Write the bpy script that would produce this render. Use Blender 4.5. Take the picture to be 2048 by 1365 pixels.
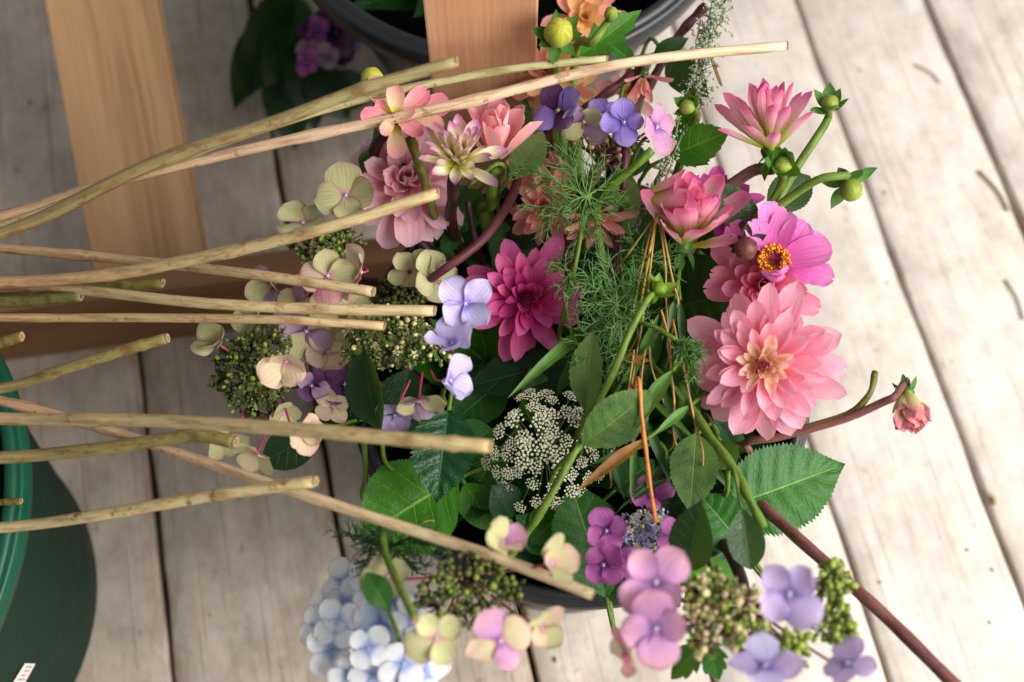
import bpy, bmesh, math, random
import numpy as np
from mathutils import Vector, Matrix, Quaternion

for o in list(bpy.data.objects): bpy.data.objects.remove(o)
SC = bpy.context.scene
COL = SC.collection
rnd = random.Random(7)

# ------------------------------------------------------------------ camera
FPX = 2400.0                      # focal length in photo pixels (2048 wide)
TILT = math.radians(22.6)
CAM = Vector((-0.0437, -0.272, 1.033))
RT = Vector((1, 0, 0)); UP = Vector((0, math.cos(TILT), math.sin(TILT))); FW = Vector((0, math.sin(TILT), -math.cos(TILT)))
cd = bpy.data.cameras.new('camera'); cam = bpy.data.objects.new('camera', cd); COL.objects.link(cam)
cam.location = CAM; cam.rotation_euler = (TILT, 0, 0)
cd.sensor_width = 36.0; cd.lens = FPX / 2048 * 36.0
cd.clip_start = 0.02; cd.clip_end = 60
cd.dof.use_dof = True; cd.dof.focus_distance = 0.755; cd.dof.aperture_fstop = 4.0; cd.dof.aperture_blades = 9
SC.camera = cam

# ------------------------------------------------------------------ light
W = bpy.data.worlds.new('World'); SC.world = W; W.use_nodes = True
bg = W.node_tree.nodes['Background']; bg.inputs[0].default_value = (0.93, 0.96, 1.0, 1); bg.inputs[1].default_value = 0.31

def area(name, loc, target, sx, sy, power, col):
    l = bpy.data.lights.new(name, 'AREA'); l.shape = 'RECTANGLE'; l.size = sx; l.size_y = sy; l.energy = power; l.color = col
    o = bpy.data.objects.new(name, l); COL.objects.link(o); o.location = loc
    d = (Vector(target) - Vector(loc)).normalized()
    o.rotation_euler = d.to_track_quat('-Z', 'Y').to_euler()
    return o
area('side_window_light', (1.32, -0.42, 1.36), (0.02, 0.02, 0.15), 1.8, 1.4, 80, (1.0, 0.98, 0.95))

SC.view_settings.view_transform = 'Standard'; SC.view_settings.look = 'None'
SC.view_settings.exposure = 0.22; SC.view_settings.gamma = 1.0
SC.render.engine = 'CYCLES'
SC.cycles.max_bounces = 6; SC.cycles.transparent_max_bounces = 4

# ------------------------------------------------------------------ helpers
def P(px, py, z):
    d = RT * ((px - 1024) / FPX) + UP * (-(py - 682.5) / FPX) + FW
    return CAM + d * ((z - CAM.z) / d.z)
def depth(p): return (p - CAM).dot(FW)
def mpp(p): return depth(p) / FPX            # metres per photo pixel at p
def toward(p, tx=0.0, ty=0.0):               # direction to the lens, leaned right (tx) / up (ty) in the picture
    v = (CAM - p).normalized()
    return (v + RT * tx + UP * ty).normalized()
def lin(c):
    return tuple(((x/255)/12.92 if x/255 <= 0.04045 else ((x/255+0.055)/1.055)**2.4) for x in c) + (1,)
WM = {}
def thing(name, label, cat, loc=(0, 0, 0), group=None, kind=None):
    o = bpy.data.objects.new(name, None); COL.objects.link(o); o.location = loc
    o.empty_display_size = 0.02
    o['label'] = label; o['category'] = cat
    if group: o['group'] = group
    if kind: o['kind'] = kind
    WM[o.name] = Matrix.Translation(loc)
    return o
def put(name, me, parent=None, M=Matrix(), mat=None, kind=None, label=None):
    o = bpy.data.objects.new(name, me); COL.objects.link(o)
    if mat is not None and len(me.materials) == 0: me.materials.append(mat)
    if parent is not None:
        o.parent = parent; o.matrix_basis = WM[parent.name].inverted() @ M
    else: o.matrix_basis = M
    WM[o.name] = M.copy()
    if kind: o['kind'] = kind
    if label: o['label'] = label
    return o
def mesh(name, V, F, uv=None, smooth=True, mat=None):
    me = bpy.data.meshes.new(name); me.from_pydata([tuple(v) for v in V], [], F)
    if smooth: me.polygons.foreach_set('use_smooth', [True] * len(me.polygons))
    if uv is not None:
        l = me.uv_layers.new(name='UVMap')
        idx = np.empty(len(me.loops), dtype=np.int32); me.loops.foreach_get('vertex_index', idx)
        l.data.foreach_set('uv', np.asarray(uv, dtype=np.float32)[idx].ravel())
    if mat is not None: me.materials.append(mat)
    me.update()
    return me
class MB:                                     # collects pieces into one mesh
    def __init__(s): s.V = []; s.F = []; s.U = []
    def add(s, V, F, U=None):
        n = len(s.V); s.V += [tuple(v) for v in V]; s.F += [tuple(i + n for i in f) for f in F]
        s.U += list(U) if U is not None else [(0.5, 0.5)] * len(V)
    def mesh(s, name, mat=None, smooth=True): return mesh(name, s.V, s.F, s.U, smooth, mat)
def catmull(pts, n):
    pts = [Vector(p) for p in pts]
    if len(pts) == 2: return [pts[0].lerp(pts[1], i / n) for i in range(n + 1)]
    Q = [pts[0] * 2 - pts[1]] + pts + [pts[-1] * 2 - pts[-2]]
    segs = len(pts) - 1; out = []
    for k in range(n + 1):
        t = k / n * segs; i = min(int(t), segs - 1); f = t - i
        a, b, c, d = Q[i], Q[i+1], Q[i+2], Q[i+3]
        out.append(0.5 * ((2*b) + (c - a)*f + (2*a - 5*b + 4*c - d)*f*f + (3*b - a - 3*c + d)*f**3))
    return out
def tube_data(path, rad, ns=8, cap=True, squash=None):
    n = len(path); V = []; F = []; U = []
    ref = None; acc = 0
    for i, p in enumerate(path):
        t = (path[min(i+1, n-1)] - path[max(i-1, 0)])
        t = t.normalized() if t.length > 1e-9 else Vector((0, 0, 1))
        if ref is None:
            ref = t.orthogonal().normalized()
        ref = (ref - t * ref.dot(t)).normalized(); b = t.cross(ref)
        r = rad(i / max(n-1, 1)) if callable(rad) else rad
        for k in range(ns):
            a = 2*math.pi*k/ns
            V.append(p + (ref*math.cos(a) + b*math.sin(a)) * r); U.append((k/ns, i/max(n-1, 1)))
    for i in range(n-1):
        for k in range(ns):
            F.append((i*ns+k, i*ns+(k+1) % ns, (i+1)*ns+(k+1) % ns, (i+1)*ns+k))
    if cap:
        F.append(tuple(range(ns-1, -1, -1))); F.append(tuple((n-1)*ns+k for k in range(ns)))
    return V, F, U
def sphere_data(c, r, seg=6, ring=4, stretch=1.0, axis=None):
    V = []; F = []
    q = axis.to_track_quat('Z', 'Y') if axis is not None else None
    def tr(v):
        v = Vector(v); v.z *= stretch
        if q: v = q @ v
        return Vector(c) + v
    V.append(tr((0, 0, -r)))
    for i in range(1, ring):
        th = -math.pi/2 + math.pi*i/ring
        for k in range(seg):
            a = 2*math.pi*k/seg; V.append(tr((r*math.cos(th)*math.cos(a), r*math.cos(th)*math.sin(a), r*math.sin(th))))
    V.append(tr((0, 0, r)))
    for k in range(seg): F.append((0, 1+(k+1) % seg, 1+k))
    for i in range(ring-2):
        for k in range(seg):
            a = 1+i*seg+k; b = 1+i*seg+(k+1) % seg; F.append((a, b, b+seg, a+seg))
    last = len(V)-1; s0 = 1+(ring-2)*seg
    for k in range(seg): F.append((s0+k, s0+(k+1) % seg, last))
    return V, F
PROF = {
 'dahlia': [(0, .30), (.15, .48), (.4, .84), (.65, 1.0), (.85, .78), (.95, .42), (1, .03)],
 'blunt':  [(0, .30), (.15, .50), (.4, .86), (.65, 1.0), (.86, .9), (.96, .6), (1, .22)],
 'round':  [(0, .10), (.12, .42), (.3, .82), (.5, 1.0), (.7, .93), (.87, .62), (.96, .27), (1, .02)],
 'ovate':  [(0, .06), (.08, .42), (.22, .82), (.4, 1.0), (.58, .92), (.76, .62), (.88, .30), (.95, .11), (1, .005)],
 'ellip':  [(0, .05), (.1, .38), (.3, .85), (.5, 1.0), (.7, .86), (.88, .45), (.96, .18), (1, .01)],
 'lance':  [(0, .10), (.15, .60), (.35, 1.0), (.6, .82), (.85, .36), (1, .01)],
 'tooth':  [(0, .55), (.2, .9), (.45, 1.0), (.7, .7), (.9, .28), (1, .02)],
}
_pc = {}
def prof(kind, v):
    if kind not in _pc:
        xs = [a for a, b in PROF[kind]]; ys = [b for a, b in PROF[kind]]
        m = []
        for i in range(len(xs)):
            if i in (0, len(xs)-1):
                j = min(i, len(xs)-2); m.append((ys[j+1]-ys[j])/(xs[j+1]-xs[j]))
            else:
                d0 = (ys[i]-ys[i-1])/(xs[i]-xs[i-1]); d1 = (ys[i+1]-ys[i])/(xs[i+1]-xs[i])
                m.append(0 if d0*d1 <= 0 else 2*d0*d1/(d0+d1))
        _pc[kind] = (xs, ys, m)
    xs, ys, m = _pc[kind]
    for i in range(len(xs)-1):
        if v <= xs[i+1] or i == len(xs)-2:
            h = xs[i+1]-xs[i]; t = (v-xs[i])/h
            return ((2*t**3-3*t*t+1)*ys[i] + (t**3-2*t*t+t)*h*m[i] + (-2*t**3+3*t*t)*ys[i+1] + (t**3-t*t)*h*m[i+1])
def blade(name, L, Wd, kind='dahlia', nu=6, nv=10, bend=0.0, bend0=0.0, cup=0.0, fold=0.0, ruffle=0.0, rk=9.0, ph=0.0,
          teeth=0, tooth=0.06, twist=0.0, side=0.0, quilt=0.0, nlat=7, notch=0.0, mat=None, thick=0.0):
    """a petal or leaf: base at the origin, along +Y, upper side +Z"""
    V = []; U = []; F = []
    y = z = x = 0.0; dv = 1.0/nv; last = None
    for j in range(nv+1):
        v = j/nv
        a = bend0 + bend*v; s = side*v
        if j: y += L*dv*math.cos(a)*math.cos(s); z += L*dv*math.sin(a); x += L*dv*math.sin(s)
        w = Wd/2*prof(kind, v)
        if teeth and 0.04 < v < 0.97:
            w *= 1 + tooth*(((v*teeth) % 1.0)*1.6-0.8)
        tw = twist*v
        for i in range(nu+1):
            u = -1+2*i/nu
            lx = u*w; n = cup*w*u*u + fold*w*abs(u) + ruffle*Wd*(u*u)*math.sin(rk*v*3.1+ph+u*1.3)
            if quilt:
                sl = v*nlat - abs(u)*1.1
                n += quilt*Wd*(0.5-0.5*math.cos(2*math.pi*sl))*(1-u*u*0.55)*min(1.0, abs(u)*3.5)
            back = -notch*L*max(0, 1-abs(u)*2.2)*max(0, (v-.8)/.2)
            X = lx*math.cos(tw) - n*math.sin(tw); N = lx*math.sin(tw) + n*math.cos(tw)
            V.append((x + X, y - N*math.sin(a) + back, z + N*math.cos(a))); U.append((i/nu, v))
    for j in range(nv):
        for i in range(nu):
            k = j*(nu+1)+i; F.append((k, k+1, k+nu+2, k+nu+1))
    return mesh(name, V, F, U, True, mat)
def frame(origin, ydir, zhint):
    y = Vector(ydir).normalized(); z = Vector(zhint); z = z - y*z.dot(y)
    if z.length < 1e-5: z = y.orthogonal()
    z.normalize(); x = y.cross(z)
    return Matrix(((x.x, y.x, z.x, origin[0]), (x.y, y.y, z.y, origin[1]), (x.z, y.z, z.z, origin[2]), (0, 0, 0, 1)))
def nframe(origin, n, spin=0.0):             # z axis = n
    n = Vector(n).normalized(); y = UP - n*UP.dot(n)
    if y.length < 1e-4: y = RT.copy()
    return frame(origin, y, n) @ Matrix.Rotation(spin, 4, 'Z')

# ------------------------------------------------------------------ materials
class NT:
    def __init__(s, name):
        s.m = bpy.data.materials.new(name); s.m.use_nodes = True; s.t = s.m.node_tree; s.t.nodes.clear()
    def n(s, typ, **kw):
        nd = s.t.nodes.new(typ)
        for k, v in kw.items():
            if k in ('i',):
                for kk, vv in v.items():
                    if isinstance(vv, bpy.types.NodeSocket): s.t.links.new(vv, nd.inputs[kk])
                    else: nd.inputs[kk].default_value = vv
            else: setattr(nd, k, v)
        return nd
    def math(s, op, a, b=0.0, c=None):
        nd = s.t.nodes.new('ShaderNodeMath'); nd.operation = op
        for k, x in enumerate((a, b) if c is None else (a, b, c)):
            if isinstance(x, bpy.types.NodeSocket): s.t.links.new(x, nd.inputs[k])
            else: nd.inputs[k].default_value = x
        return nd.outputs[0]
    def ramp(s, fac, stops, interp='LINEAR'):
        nd = s.t.nodes.new('ShaderNodeValToRGB'); cr = nd.color_ramp; cr.interpolation = interp
        while len(cr.elements) < len(stops): cr.elements.new(0.5)
        for e, (p, c) in zip(cr.elements, stops): e.position = p; e.color = c if len(c) == 4 else tuple(c)+(1,)
        s.t.links.new(fac, nd.inputs[0]); return nd.outputs[0]
    def mix(s, fac, a, b, mode='MIX'):
        nd = s.t.nodes.new('ShaderNodeMix'); nd.data_type = 'RGBA'; nd.blend_type = mode
        for k, x in ((0, fac), (6, a), (7, b)):
            if isinstance(x, bpy.types.NodeSocket): s.t.links.new(x, nd.inputs[k])
            else: nd.inputs[k].default_value = x
        return nd.outputs[2]
    def noise(s, vec, scale, detail=3.0, rough=0.5, dist=0.0):
        nd = s.n('ShaderNodeTexNoise', i={'Scale': scale, 'Detail': detail, 'Roughness': rough, 'Distortion': dist})
        if vec is not None: s.t.links.new(vec, nd.inputs['Vector'])
        return nd.outputs[0]
    def mapv(s, vec, scale=(1, 1, 1), loc=(0, 0, 0)):
        nd = s.n('ShaderNodeMapping', i={'Scale': scale, 'Location': loc}); s.t.links.new(vec, nd.inputs[0]); return nd.outputs[0]
    def uv(s):
        u = s.n('ShaderNodeUVMap'); return u.outputs[0]
    def obj(s): return s.n('ShaderNodeTexCoord').outputs['Object']
    def rand(s): return s.n('ShaderNodeObjectInfo').outputs['Random']
    def finish(s, color, rough=0.5, spec=0.5, height=None, bump=0.3, bdist=0.001, transl=0.0, tcol=None, sheen=0.0, coat=0.0):
        p = s.n('ShaderNodeBsdfPrincipled')
        for k, x in (('Base Color', color), ('Roughness', rough), ('Specular IOR Level', spec)):
            if isinstance(x, bpy.types.NodeSocket): s.t.links.new(x, p.inputs[k])
            else: p.inputs[k].default_value = x
        if sheen: p.inputs['Sheen Weight'].default_value = sheen
        if coat: p.inputs['Coat Weight'].default_value = coat; p.inputs['Coat Roughness'].default_value = 0.12
        nrm = None
        if height is not None:
            b = s.n('ShaderNodeBump', i={'Strength': bump, 'Distance': bdist, 'Height': height}); nrm = b.outputs[0]
            s.t.links.new(nrm, p.inputs['Normal'])
        out = s.n('ShaderNodeOutputMaterial'); sh = p.outputs[0]
        if transl:
            t = s.n('ShaderNodeBsdfTranslucent')
            c = tcol if tcol is not None else color
            if isinstance(c, bpy.types.NodeSocket): s.t.links.new(c, t.inputs[0])
            else: t.inputs[0].default_value = c
            if nrm is not None: s.t.links.new(nrm, t.inputs[1])
            mx = s.n('ShaderNodeMixShader', i={0: transl}); s.t.links.new(sh, mx.inputs[1]); s.t.links.new(t.outputs[0], mx.inputs[2]); sh = mx.outputs[0]
        s.t.links.new(sh, out.inputs[0]); return s.m
def sep(N, vec):
    x = N.n('ShaderNodeSeparateXYZ'); N.t.links.new(vec, x.inputs[0]); return x.outputs

def petal_mat(name, base, mid, tip, p1=0.3, p2=0.95, streak=0.25, rough=0.5, transl=0.33, vein=None, edge=None, var=0.12):
    """petal: colour runs base > mid > tip along its length, with fine lengthwise streaks"""
    N = NT(name); uv = N.uv(); xyz = sep(N, uv); r = N.rand()
    jit = N.math('MULTIPLY_ADD', N.noise(N.mapv(uv, (5, 2, 1)), 1.5, 2), 0.22, -0.11)
    v = N.math('ADD', xyz[1], jit)
    col = N.ramp(v, [(p1*.28, lin(base)), (p1, lin(mid)), (p2, lin(tip))], 'EASE')
    off = N.n('ShaderNodeCombineXYZ', i={0: N.math('MULTIPLY', r, 37.0), 1: N.math('MULTIPLY', r, 11.0)}).outputs[0]
    va = N.n('ShaderNodeVectorMath', operation='ADD'); N.t.links.new(N.mapv(uv, (17, 0.9, 1)), va.inputs[0]); N.t.links.new(off, va.inputs[1])
    st = N.noise(va.outputs[0], 1.0, 2.0, 0.6)
    dark = N.mix(1.0, col, N.ramp(st, [(0.25, (1-streak*1.3, 1-streak*1.6, 1-streak*1.4)), (0.7, (1, 1, 1))]), 'MULTIPLY')
    if edge is not None:
        e = N.math('ABSOLUTE', N.math('MULTIPLY_ADD', xyz[0], 2.0, -1.0)); e = N.math('MAXIMUM', e, N.math('MULTIPLY_ADD', xyz[1], 1.0, 0.0))
        dark = N.mix(N.math('MULTIPLY', N.math('SMOOTH_MIN', N.math('POWER', e, 5.0), 1.0, 0.1), 0.8), dark, lin(edge))
    if vein is not None:                       # branching veins of a hydrangea floret
        a = N.math('ABSOLUTE', N.math('MULTIPLY_ADD', xyz[0], 2.0, -1.0))
        w = N.noise(N.mapv(uv, (9, 9, 1)), 1.0, 2)
        fan = N.math('ADD', N.math('DIVIDE', N.math('MULTIPLY_ADD', xyz[0], 2.0, -1.0), N.math('ADD', xyz[1], 0.35)), N.math('MULTIPLY', w, 0.12))
        line = N.math('ABSOLUTE', N.math('SINE', N.math('MULTIPLY', fan, 13.0)))
        msk = N.math('MULTIPLY', N.math('LESS_THAN', line, 0.22), 0.5)
        dark = N.mix(msk, dark, lin(vein))
        eb = N.math('MAXIMUM', a, N.math('MULTIPLY_ADD', xyz[1], 1.12, -0.12))
        em = N.math('MULTIPLY', N.ramp(eb, [(0.80, (0, 0, 0)), (0.99, (1, 1, 1))]), N.ramp(N.noise(va.outputs[0], 0.9, 3, 0.7), [(0.42, (0, 0, 0)), (0.6, (0.75, 0.75, 0.75))]))
        dark = N.mix(em, dark, lin(tuple(int(c*0.72) for c in vein)))
        bl = N.ramp(N.noise(N.mapv(va.outputs[0], (.3, 4, 1)), 1.6, 4, 0.7), [(0.64, (0, 0, 0)), (0.72, (0.5, 0.5, 0.5))])
        dark = N.mix(bl, dark, lin((150, 112, 84)))
    hs = N.n('ShaderNodeHueSaturation', i={'Value': N.math('MULTIPLY_ADD', r, var*2, 1-var), 'Hue': N.math('MULTIPLY_ADD', r, 0.016, 0.492), 'Color': dark})
    return N.finish(hs.outputs[0], rough, 0.2, st, 0.5, 0.0010, transl, sheen=0.05)

def leaf_mat(name, body, veinc, rough=0.4, nlat=7, transl=0.28, body2=None, wet=0.0, bump=0.5, net=0.5, brown=0.0):
    N = NT(name); uv = N.uv(); xyz = sep(N, uv); ob = N.obj()
    a = N.math('ABSOLUTE', N.math('MULTIPLY_ADD', xyz[0], 2.0, -1.0))
    wob = N.math('MULTIPLY', N.noise(N.mapv(uv, (3, 5, 1)), 1.0, 2), 0.35)
    s = N.math('ADD', N.math('SUBTRACT', N.math('MULTIPLY', xyz[1], float(nlat)), N.math('MULTIPLY', a, 1.1)), wob)
    f = N.math('ABSOLUTE', N.math('SUBTRACT', N.math('FRACT', s), 0.5))          # 0.5 at a vein
    mr = N.n('ShaderNodeMapRange', interpolation_type='SMOOTHSTEP', i={0: f, 1: 0.455, 2: 0.5, 3: 0.0, 4: 1.0}).outputs[0]
    fade = N.n('ShaderNodeMapRange', i={0: a, 1: 0.55, 2: 0.98, 3: 1.0, 4: 0.1}).outputs[0]
    lat = N.math('MULTIPLY', mr, fade)
    mid = N.n('ShaderNodeMapRange', interpolation_type='SMOOTHSTEP', i={0: a, 1: 0.012, 2: 0.045, 3: 1.0, 4: 0.0}).outputs[0]
    vo = N.n('ShaderNodeTexVoronoi', feature='DISTANCE_TO_EDGE', i={'Scale': 16.0, 'Randomness': 1.0}); N.t.links.new(N.mapv(uv, (1, 1.6, 1)), vo.inputs['Vector'])
    netm = N.n('ShaderNodeMapRange', i={0: vo.outputs[0], 1: 0.0, 2: 0.10, 3: 1.0, 4: 0.0}).outputs[0]
    vein = N.math('MINIMUM', N.math('ADD', N.math('ADD', mid, N.math('MULTIPLY', lat, 0.85)), N.math('MULTIPLY', netm, 0.10*net)), 1.0)
    blot = N.noise(ob, 45.0, 3, 0.6)
    b2 = body2 if body2 else tuple(max(0, c*0.72) for c in body)
    col = N.mix(N.ramp(blot, [(0.35, (0, 0, 0)), (0.68, (1, 1, 1))]), lin(body), lin(b2))
    if brown:
        bm = N.ramp(N.noise(ob, 70.0, 4, 0.7), [(0.66-brown*0.2, (0, 0, 0)), (0.72-brown*0.2, (1, 1, 1))])
        col = N.mix(bm, col, lin((112, 70, 34)))
    col = N.mix(N.math('MULTIPLY', vein, 0.75), col, lin(veinc))
    hs = N.n('ShaderNodeHueSaturation', i={'Value': N.math('MULTIPLY_ADD', N.rand(), 0.3, 0.85), 'Color': col})
    fine = N.noise(ob, 600.0, 2, 0.6)
    h = N.math('ADD', N.math('MULTIPLY', vein, -0.8), N.math('ADD', N.math('MULTIPLY', netm, -0.08), N.math('MULTIPLY', fine, 0.08)))
    rg = rough
    if wet:
        rg = N.ramp(N.noise(ob, 150.0, 3, 0.6), [(0.42, (rough,)*3), (0.6, (max(.06, rough-wet),)*3)])
    return N.finish(hs.outputs[0], rg, 0.28, h, bump, 0.0012, transl, N.mix(0.6, hs.outputs[0], lin((120, 165, 30)), 'MIX'))

def stem_mat(name, c0, c1, spot=(96, 58, 34), rough=0.5, spots=0.5, grain=0.4):
    N = NT(name); uv = N.uv(); xyz = sep(N, uv); ob = N.obj()
    col = N.ramp(N.math('ADD', xyz[1], N.math('MULTIPLY_ADD', N.noise(ob, 18.0, 2), 0.3, -0.15)), [(0.05, lin(c0)), (0.85, lin(c1))])
    st = N.noise(N.mapv(uv, (20, 14, 1)), 1.0, 4, 0.7)
    col = N.mix(1.0, col, N.ramp(st, [(0.28, (1-grain,)*3), (0.62, (1.05, 1.03, 1.0))]), 'MULTIPLY')
    pt = N.noise(N.mapv(uv, (2.2, 9, 1)), 1.6, 4, 0.7)
    col = N.mix(1.0, col, N.ramp(pt, [(0.38, (0.62, 0.50, 0.40)), (0.5, (0.96, 0.92, 0.88)), (0.62, (1.08, 1.06, 1.02))]), 'MULTIPLY')
    sp = N.noise(N.mapv(ob, (1, 1, 1)), 85.0, 4, 0.72)
    m = N.ramp(sp, [(0.59, (0, 0, 0)), (0.66, (1, 1, 1))])
    col = N.mix(N.math('MULTIPLY', m, spots), col, lin(spot))
    return N.finish(col, rough, 0.22, N.math('ADD', st, N.math('MULTIPLY', sp, -0.4)), 0.3, 0.0008)

def plain(name, c, rough=0.5, var=0.25, scale=80, spec=0.4, bump=0.2, transl=0.0):
    N = NT(name); ob = N.obj(); nz = N.noise(ob, scale, 4, 0.6)
    col = N.mix(1.0, lin(c), N.ramp(nz, [(0.3, (1-var,)*3), (0.7, (1+var*0.4,)*3)]), 'MULTIPLY')
    return N.finish(col, rough, spec, nz, bump, 0.001, transl)

M = {}
# EOF_LIB

# ------------------------------------------------------------------ floor
def board_mat(name, worn):
    N = NT(name); tc = N.obj(); r = N.rand()
    off = N.n('ShaderNodeCombineXYZ', i={0: N.math('MULTIPLY', r, 9.0), 1: N.math('MULTIPLY', r, 23.0)}).outputs[0]
    va = N.n('ShaderNodeVectorMath', operation='ADD'); N.t.links.new(tc, va.inputs[0]); N.t.links.new(off, va.inputs[1]); p = va.outputs[0]
    grain = N.noise(N.mapv(p, (110, 5.0, 20)), 1.0, 5, 0.65, 0.4)
    broad = N.noise(N.mapv(p, (16, 3.2, 4)), 1.0, 4, 0.6, 0.6)
    cloud = N.noise(p, 9.0, 5, 0.62)
    patch = N.noise(p, 30.0, 5, 0.7)
    paint = N.mix(worn*.34, lin((255, 255, 255)), lin((206, 180, 144)))
    paint = N.mix(1.0, paint, N.ramp(cloud, [(0.3, lin((176, 167, 158))), (0.55, lin((199, 190, 181))), (0.75, lin((184, 174, 164)))]), 'MULTIPLY')
    wood = N.ramp(grain, [(0.25, lin((140, 120, 96))), (0.75, lin((204, 188, 164)))])
    wear = N.math('ADD', N.math('MULTIPLY', grain, 0.55), N.math('ADD', N.math('MULTIPLY', broad, 0.5), N.math('MULTIPLY', patch, 0.35)))
    xs = sep(N, p)
    wm = N.ramp(wear, [(0.70-worn*.16, (0, 0, 0)), (0.92-worn*.10, (1, 1, 1))])
    col = N.mix(N.math('MULTIPLY', wm, 0.6+0.2*worn), paint, wood)
    # long dark drying lines and grime specks
    line = N.ramp(N.noise(N.mapv(p, (230, 2.4, 20)), 1.0, 3, 0.7), [(0.56, (0, 0, 0)), (0.66, (1, 1, 1))])
    col = N.mix(N.math('MULTIPLY', line, 0.35+0.3*worn), col, lin((110, 92, 74)))
    spk = N.ramp(N.noise(p, 62.0, 3, 0.5), [(0.70, (0, 0, 0)), (0.745, (1, 1, 1))])
    col = N.mix(N.math('MULTIPLY', spk, 0.5), col, lin((104, 94, 80)))
    scf = N.ramp(N.noise(N.mapv(p, (12, 60, 10)), 1.0, 3, 0.7), [(0.64, (0, 0, 0)), (0.74, (1, 1, 1))])
    col = N.mix(N.math('MULTIPLY', scf, 0.25), col, lin((150, 138, 124)))
    ed = N.math('ABSOLUTE', sep(N, tc)[0])
    em = N.math('MULTIPLY', N.ramp(ed, [(0.054, (0, 0, 0)), (0.070, (1, 1, 1))]), N.ramp(N.noise(N.mapv(p, (30, 7, 8)), 1.0, 4, 0.7), [(0.46, (0, 0, 0)), (0.62, (1, 1, 1))]))
    col = N.mix(N.math('MULTIPLY', em, 0.5+0.3*worn), col, lin((138, 110, 82)))
    chip = N.ramp(N.noise(N.mapv(p, (70, 30, 20)), 1.0, 5, 0.75), [(0.60, (0, 0, 0)), (0.66, (1, 1, 1))])
    col = N.mix(N.math('MULTIPLY', chip, 0.34+0.26*worn), col, lin((140, 122, 102)))
    smu = N.ramp(N.noise(N.mapv(p, (26, 16, 10)), 1.0, 5, 0.75), [(0.36, (0.70+.1*(1-worn), 0.69+.1*(1-worn), 0.67+.1*(1-worn))), (0.60, (1.05, 1.05, 1.04))])
    col = N.mix(1.0, col, smu, 'MULTIPLY')
    scr = N.ramp(N.noise(N.mapv(p, (500, 26, 20)), 1.0, 3, 0.8), [(0.68, (0, 0, 0)), (0.73, (1, 1, 1))])
    col = N.mix(N.math('MULTIPLY', scr, 0.45), col, lin((128, 112, 96)))
    hs = N.n('ShaderNodeHueSaturation', i={'Value': N.math('MULTIPLY_ADD', r, 0.10, 0.93), 'Color': col})
    h = N.math('ADD', N.math('MULTIPLY', grain, 0.7), N.math('MULTIPLY', wm, -0.35))
    return N.finish(hs.outputs[0], N.ramp(cloud, [(0.3, (0.52,)*3), (0.7, (0.68,)*3)]), 0.35, h, 0.35, 0.002)
M['board'] = board_mat('whitewashed_board', 0.0); M['boardw'] = board_mat('worn_board', 0.6); M['boardm'] = board_mat('half_worn_board', 0.35)
M['gap'] = plain('dark_gap_dirt', (34, 30, 24), 0.9, 0.5, 60)
FANG = math.radians(12.3)
FR = Matrix.Rotation(FANG, 4, 'Z')
def box_mesh(name, x0, x1, y0, y1, z0, z1, bev=0.0015, seg=2, mat=None, uneven=0.0):
    bm = bmesh.new(); bmesh.ops.create_cube(bm, size=1.0)
    for v in bm.verts: v.co = Vector(((x0+x1)/2+v.co.x*(x1-x0), (y0+y1)/2+v.co.y*(y1-y0), (z0+z1)/2+v.co.z*(z1-z0)))
    if bev: bmesh.ops.bevel(bm, geom=list(bm.edges), offset=bev, segments=seg, affect='EDGES', profile=0.6)
    me = bpy.data.meshes.new(name); bm.to_mesh(me); bm.free()
    if mat: me.materials.append(mat)
    return me
fl = put('floor', box_mesh('floor', -1.3, 1.3, -1.2, 1.6, -0.06, -0.028, 0, mat=M['gap']), None, FR, kind='structure')
seams = [-1.062, -0.920, -0.778, -0.636, -0.494, -0.351, -0.197, -0.055, 0.090, 0.233, 0.368, 0.503, 0.645, 0.787, 0.929, 1.071]
gaps = {-0.351: .0050, -0.197: .0042, -0.055: .0040, 0.368: .0046, 0.503: .0062, 0.233: .0034}
for i in range(len(seams)-1):
    a, b = seams[i], seams[i+1]
    ga, gb = gaps.get(a, .004)/2, gaps.get(b, .004)/2
    w = b - a - ga - gb; r2 = random.Random(i*13+1)
    bm = bmesh.new()
    ny = 140; y0, y1 = -1.15, 1.5
    # cross-section: worn, slightly cupped top with rounded arrises
    sec = [(-w/2, -0.026), (-w/2, -0.0032), (-w/2+0.0010, -0.0012), (-w/2+0.0030, -0.0001)] + \
          [(-w/2+0.003+(w-0.006)*k/6, 0.0005*math.sin(math.pi*k/6)) for k in range(1, 6)] + \
          [(w/2-0.0030, -0.0001), (w/2-0.0010, -0.0012), (w/2, -0.0032), (w/2, -0.026)]
    rows = []
    ph = [r2.uniform(0, 6) for _ in range(6)]
    for j in range(ny+1):
        y = y0 + (y1-y0)*j/ny; row = []
        wl = 0.0007*math.sin(y*23+ph[0]) + 0.0005*math.sin(y*61+ph[1]) + r2.uniform(-.0003, .0003)
        wr = 0.0007*math.sin(y*27+ph[2]) + 0.0005*math.sin(y*53+ph[3]) + r2.uniform(-.0003, .0003)
        for k, (x, z) in enumerate(sec):
            xx = x + (wl if k < 4 else (wr if k > 8 else 0))
            row.append(bm.verts.new((xx, y, z)))
        rows.append(row)
    for j in range(ny):
        for k in range(len(sec)-1):
            f = bm.faces.new((rows[j][k], rows[j][k+1], rows[j+1][k+1], rows[j+1][k])); f.smooth = True
    bmesh.ops.recalc_face_normals(bm, faces=bm.faces[:])
    me = bpy.data.meshes.new('floor_board'); bm.to_mesh(me); bm.free(); me.materials.append(M['boardw'] if b < -.05 else (M['boardm'] if b < .1 else M['board']))
    put('floor_board', me, fl, FR @ Matrix.Translation(((a+ga+b-gb)/2, 0, r2.uniform(-0.0008, 0.0003))))

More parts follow.
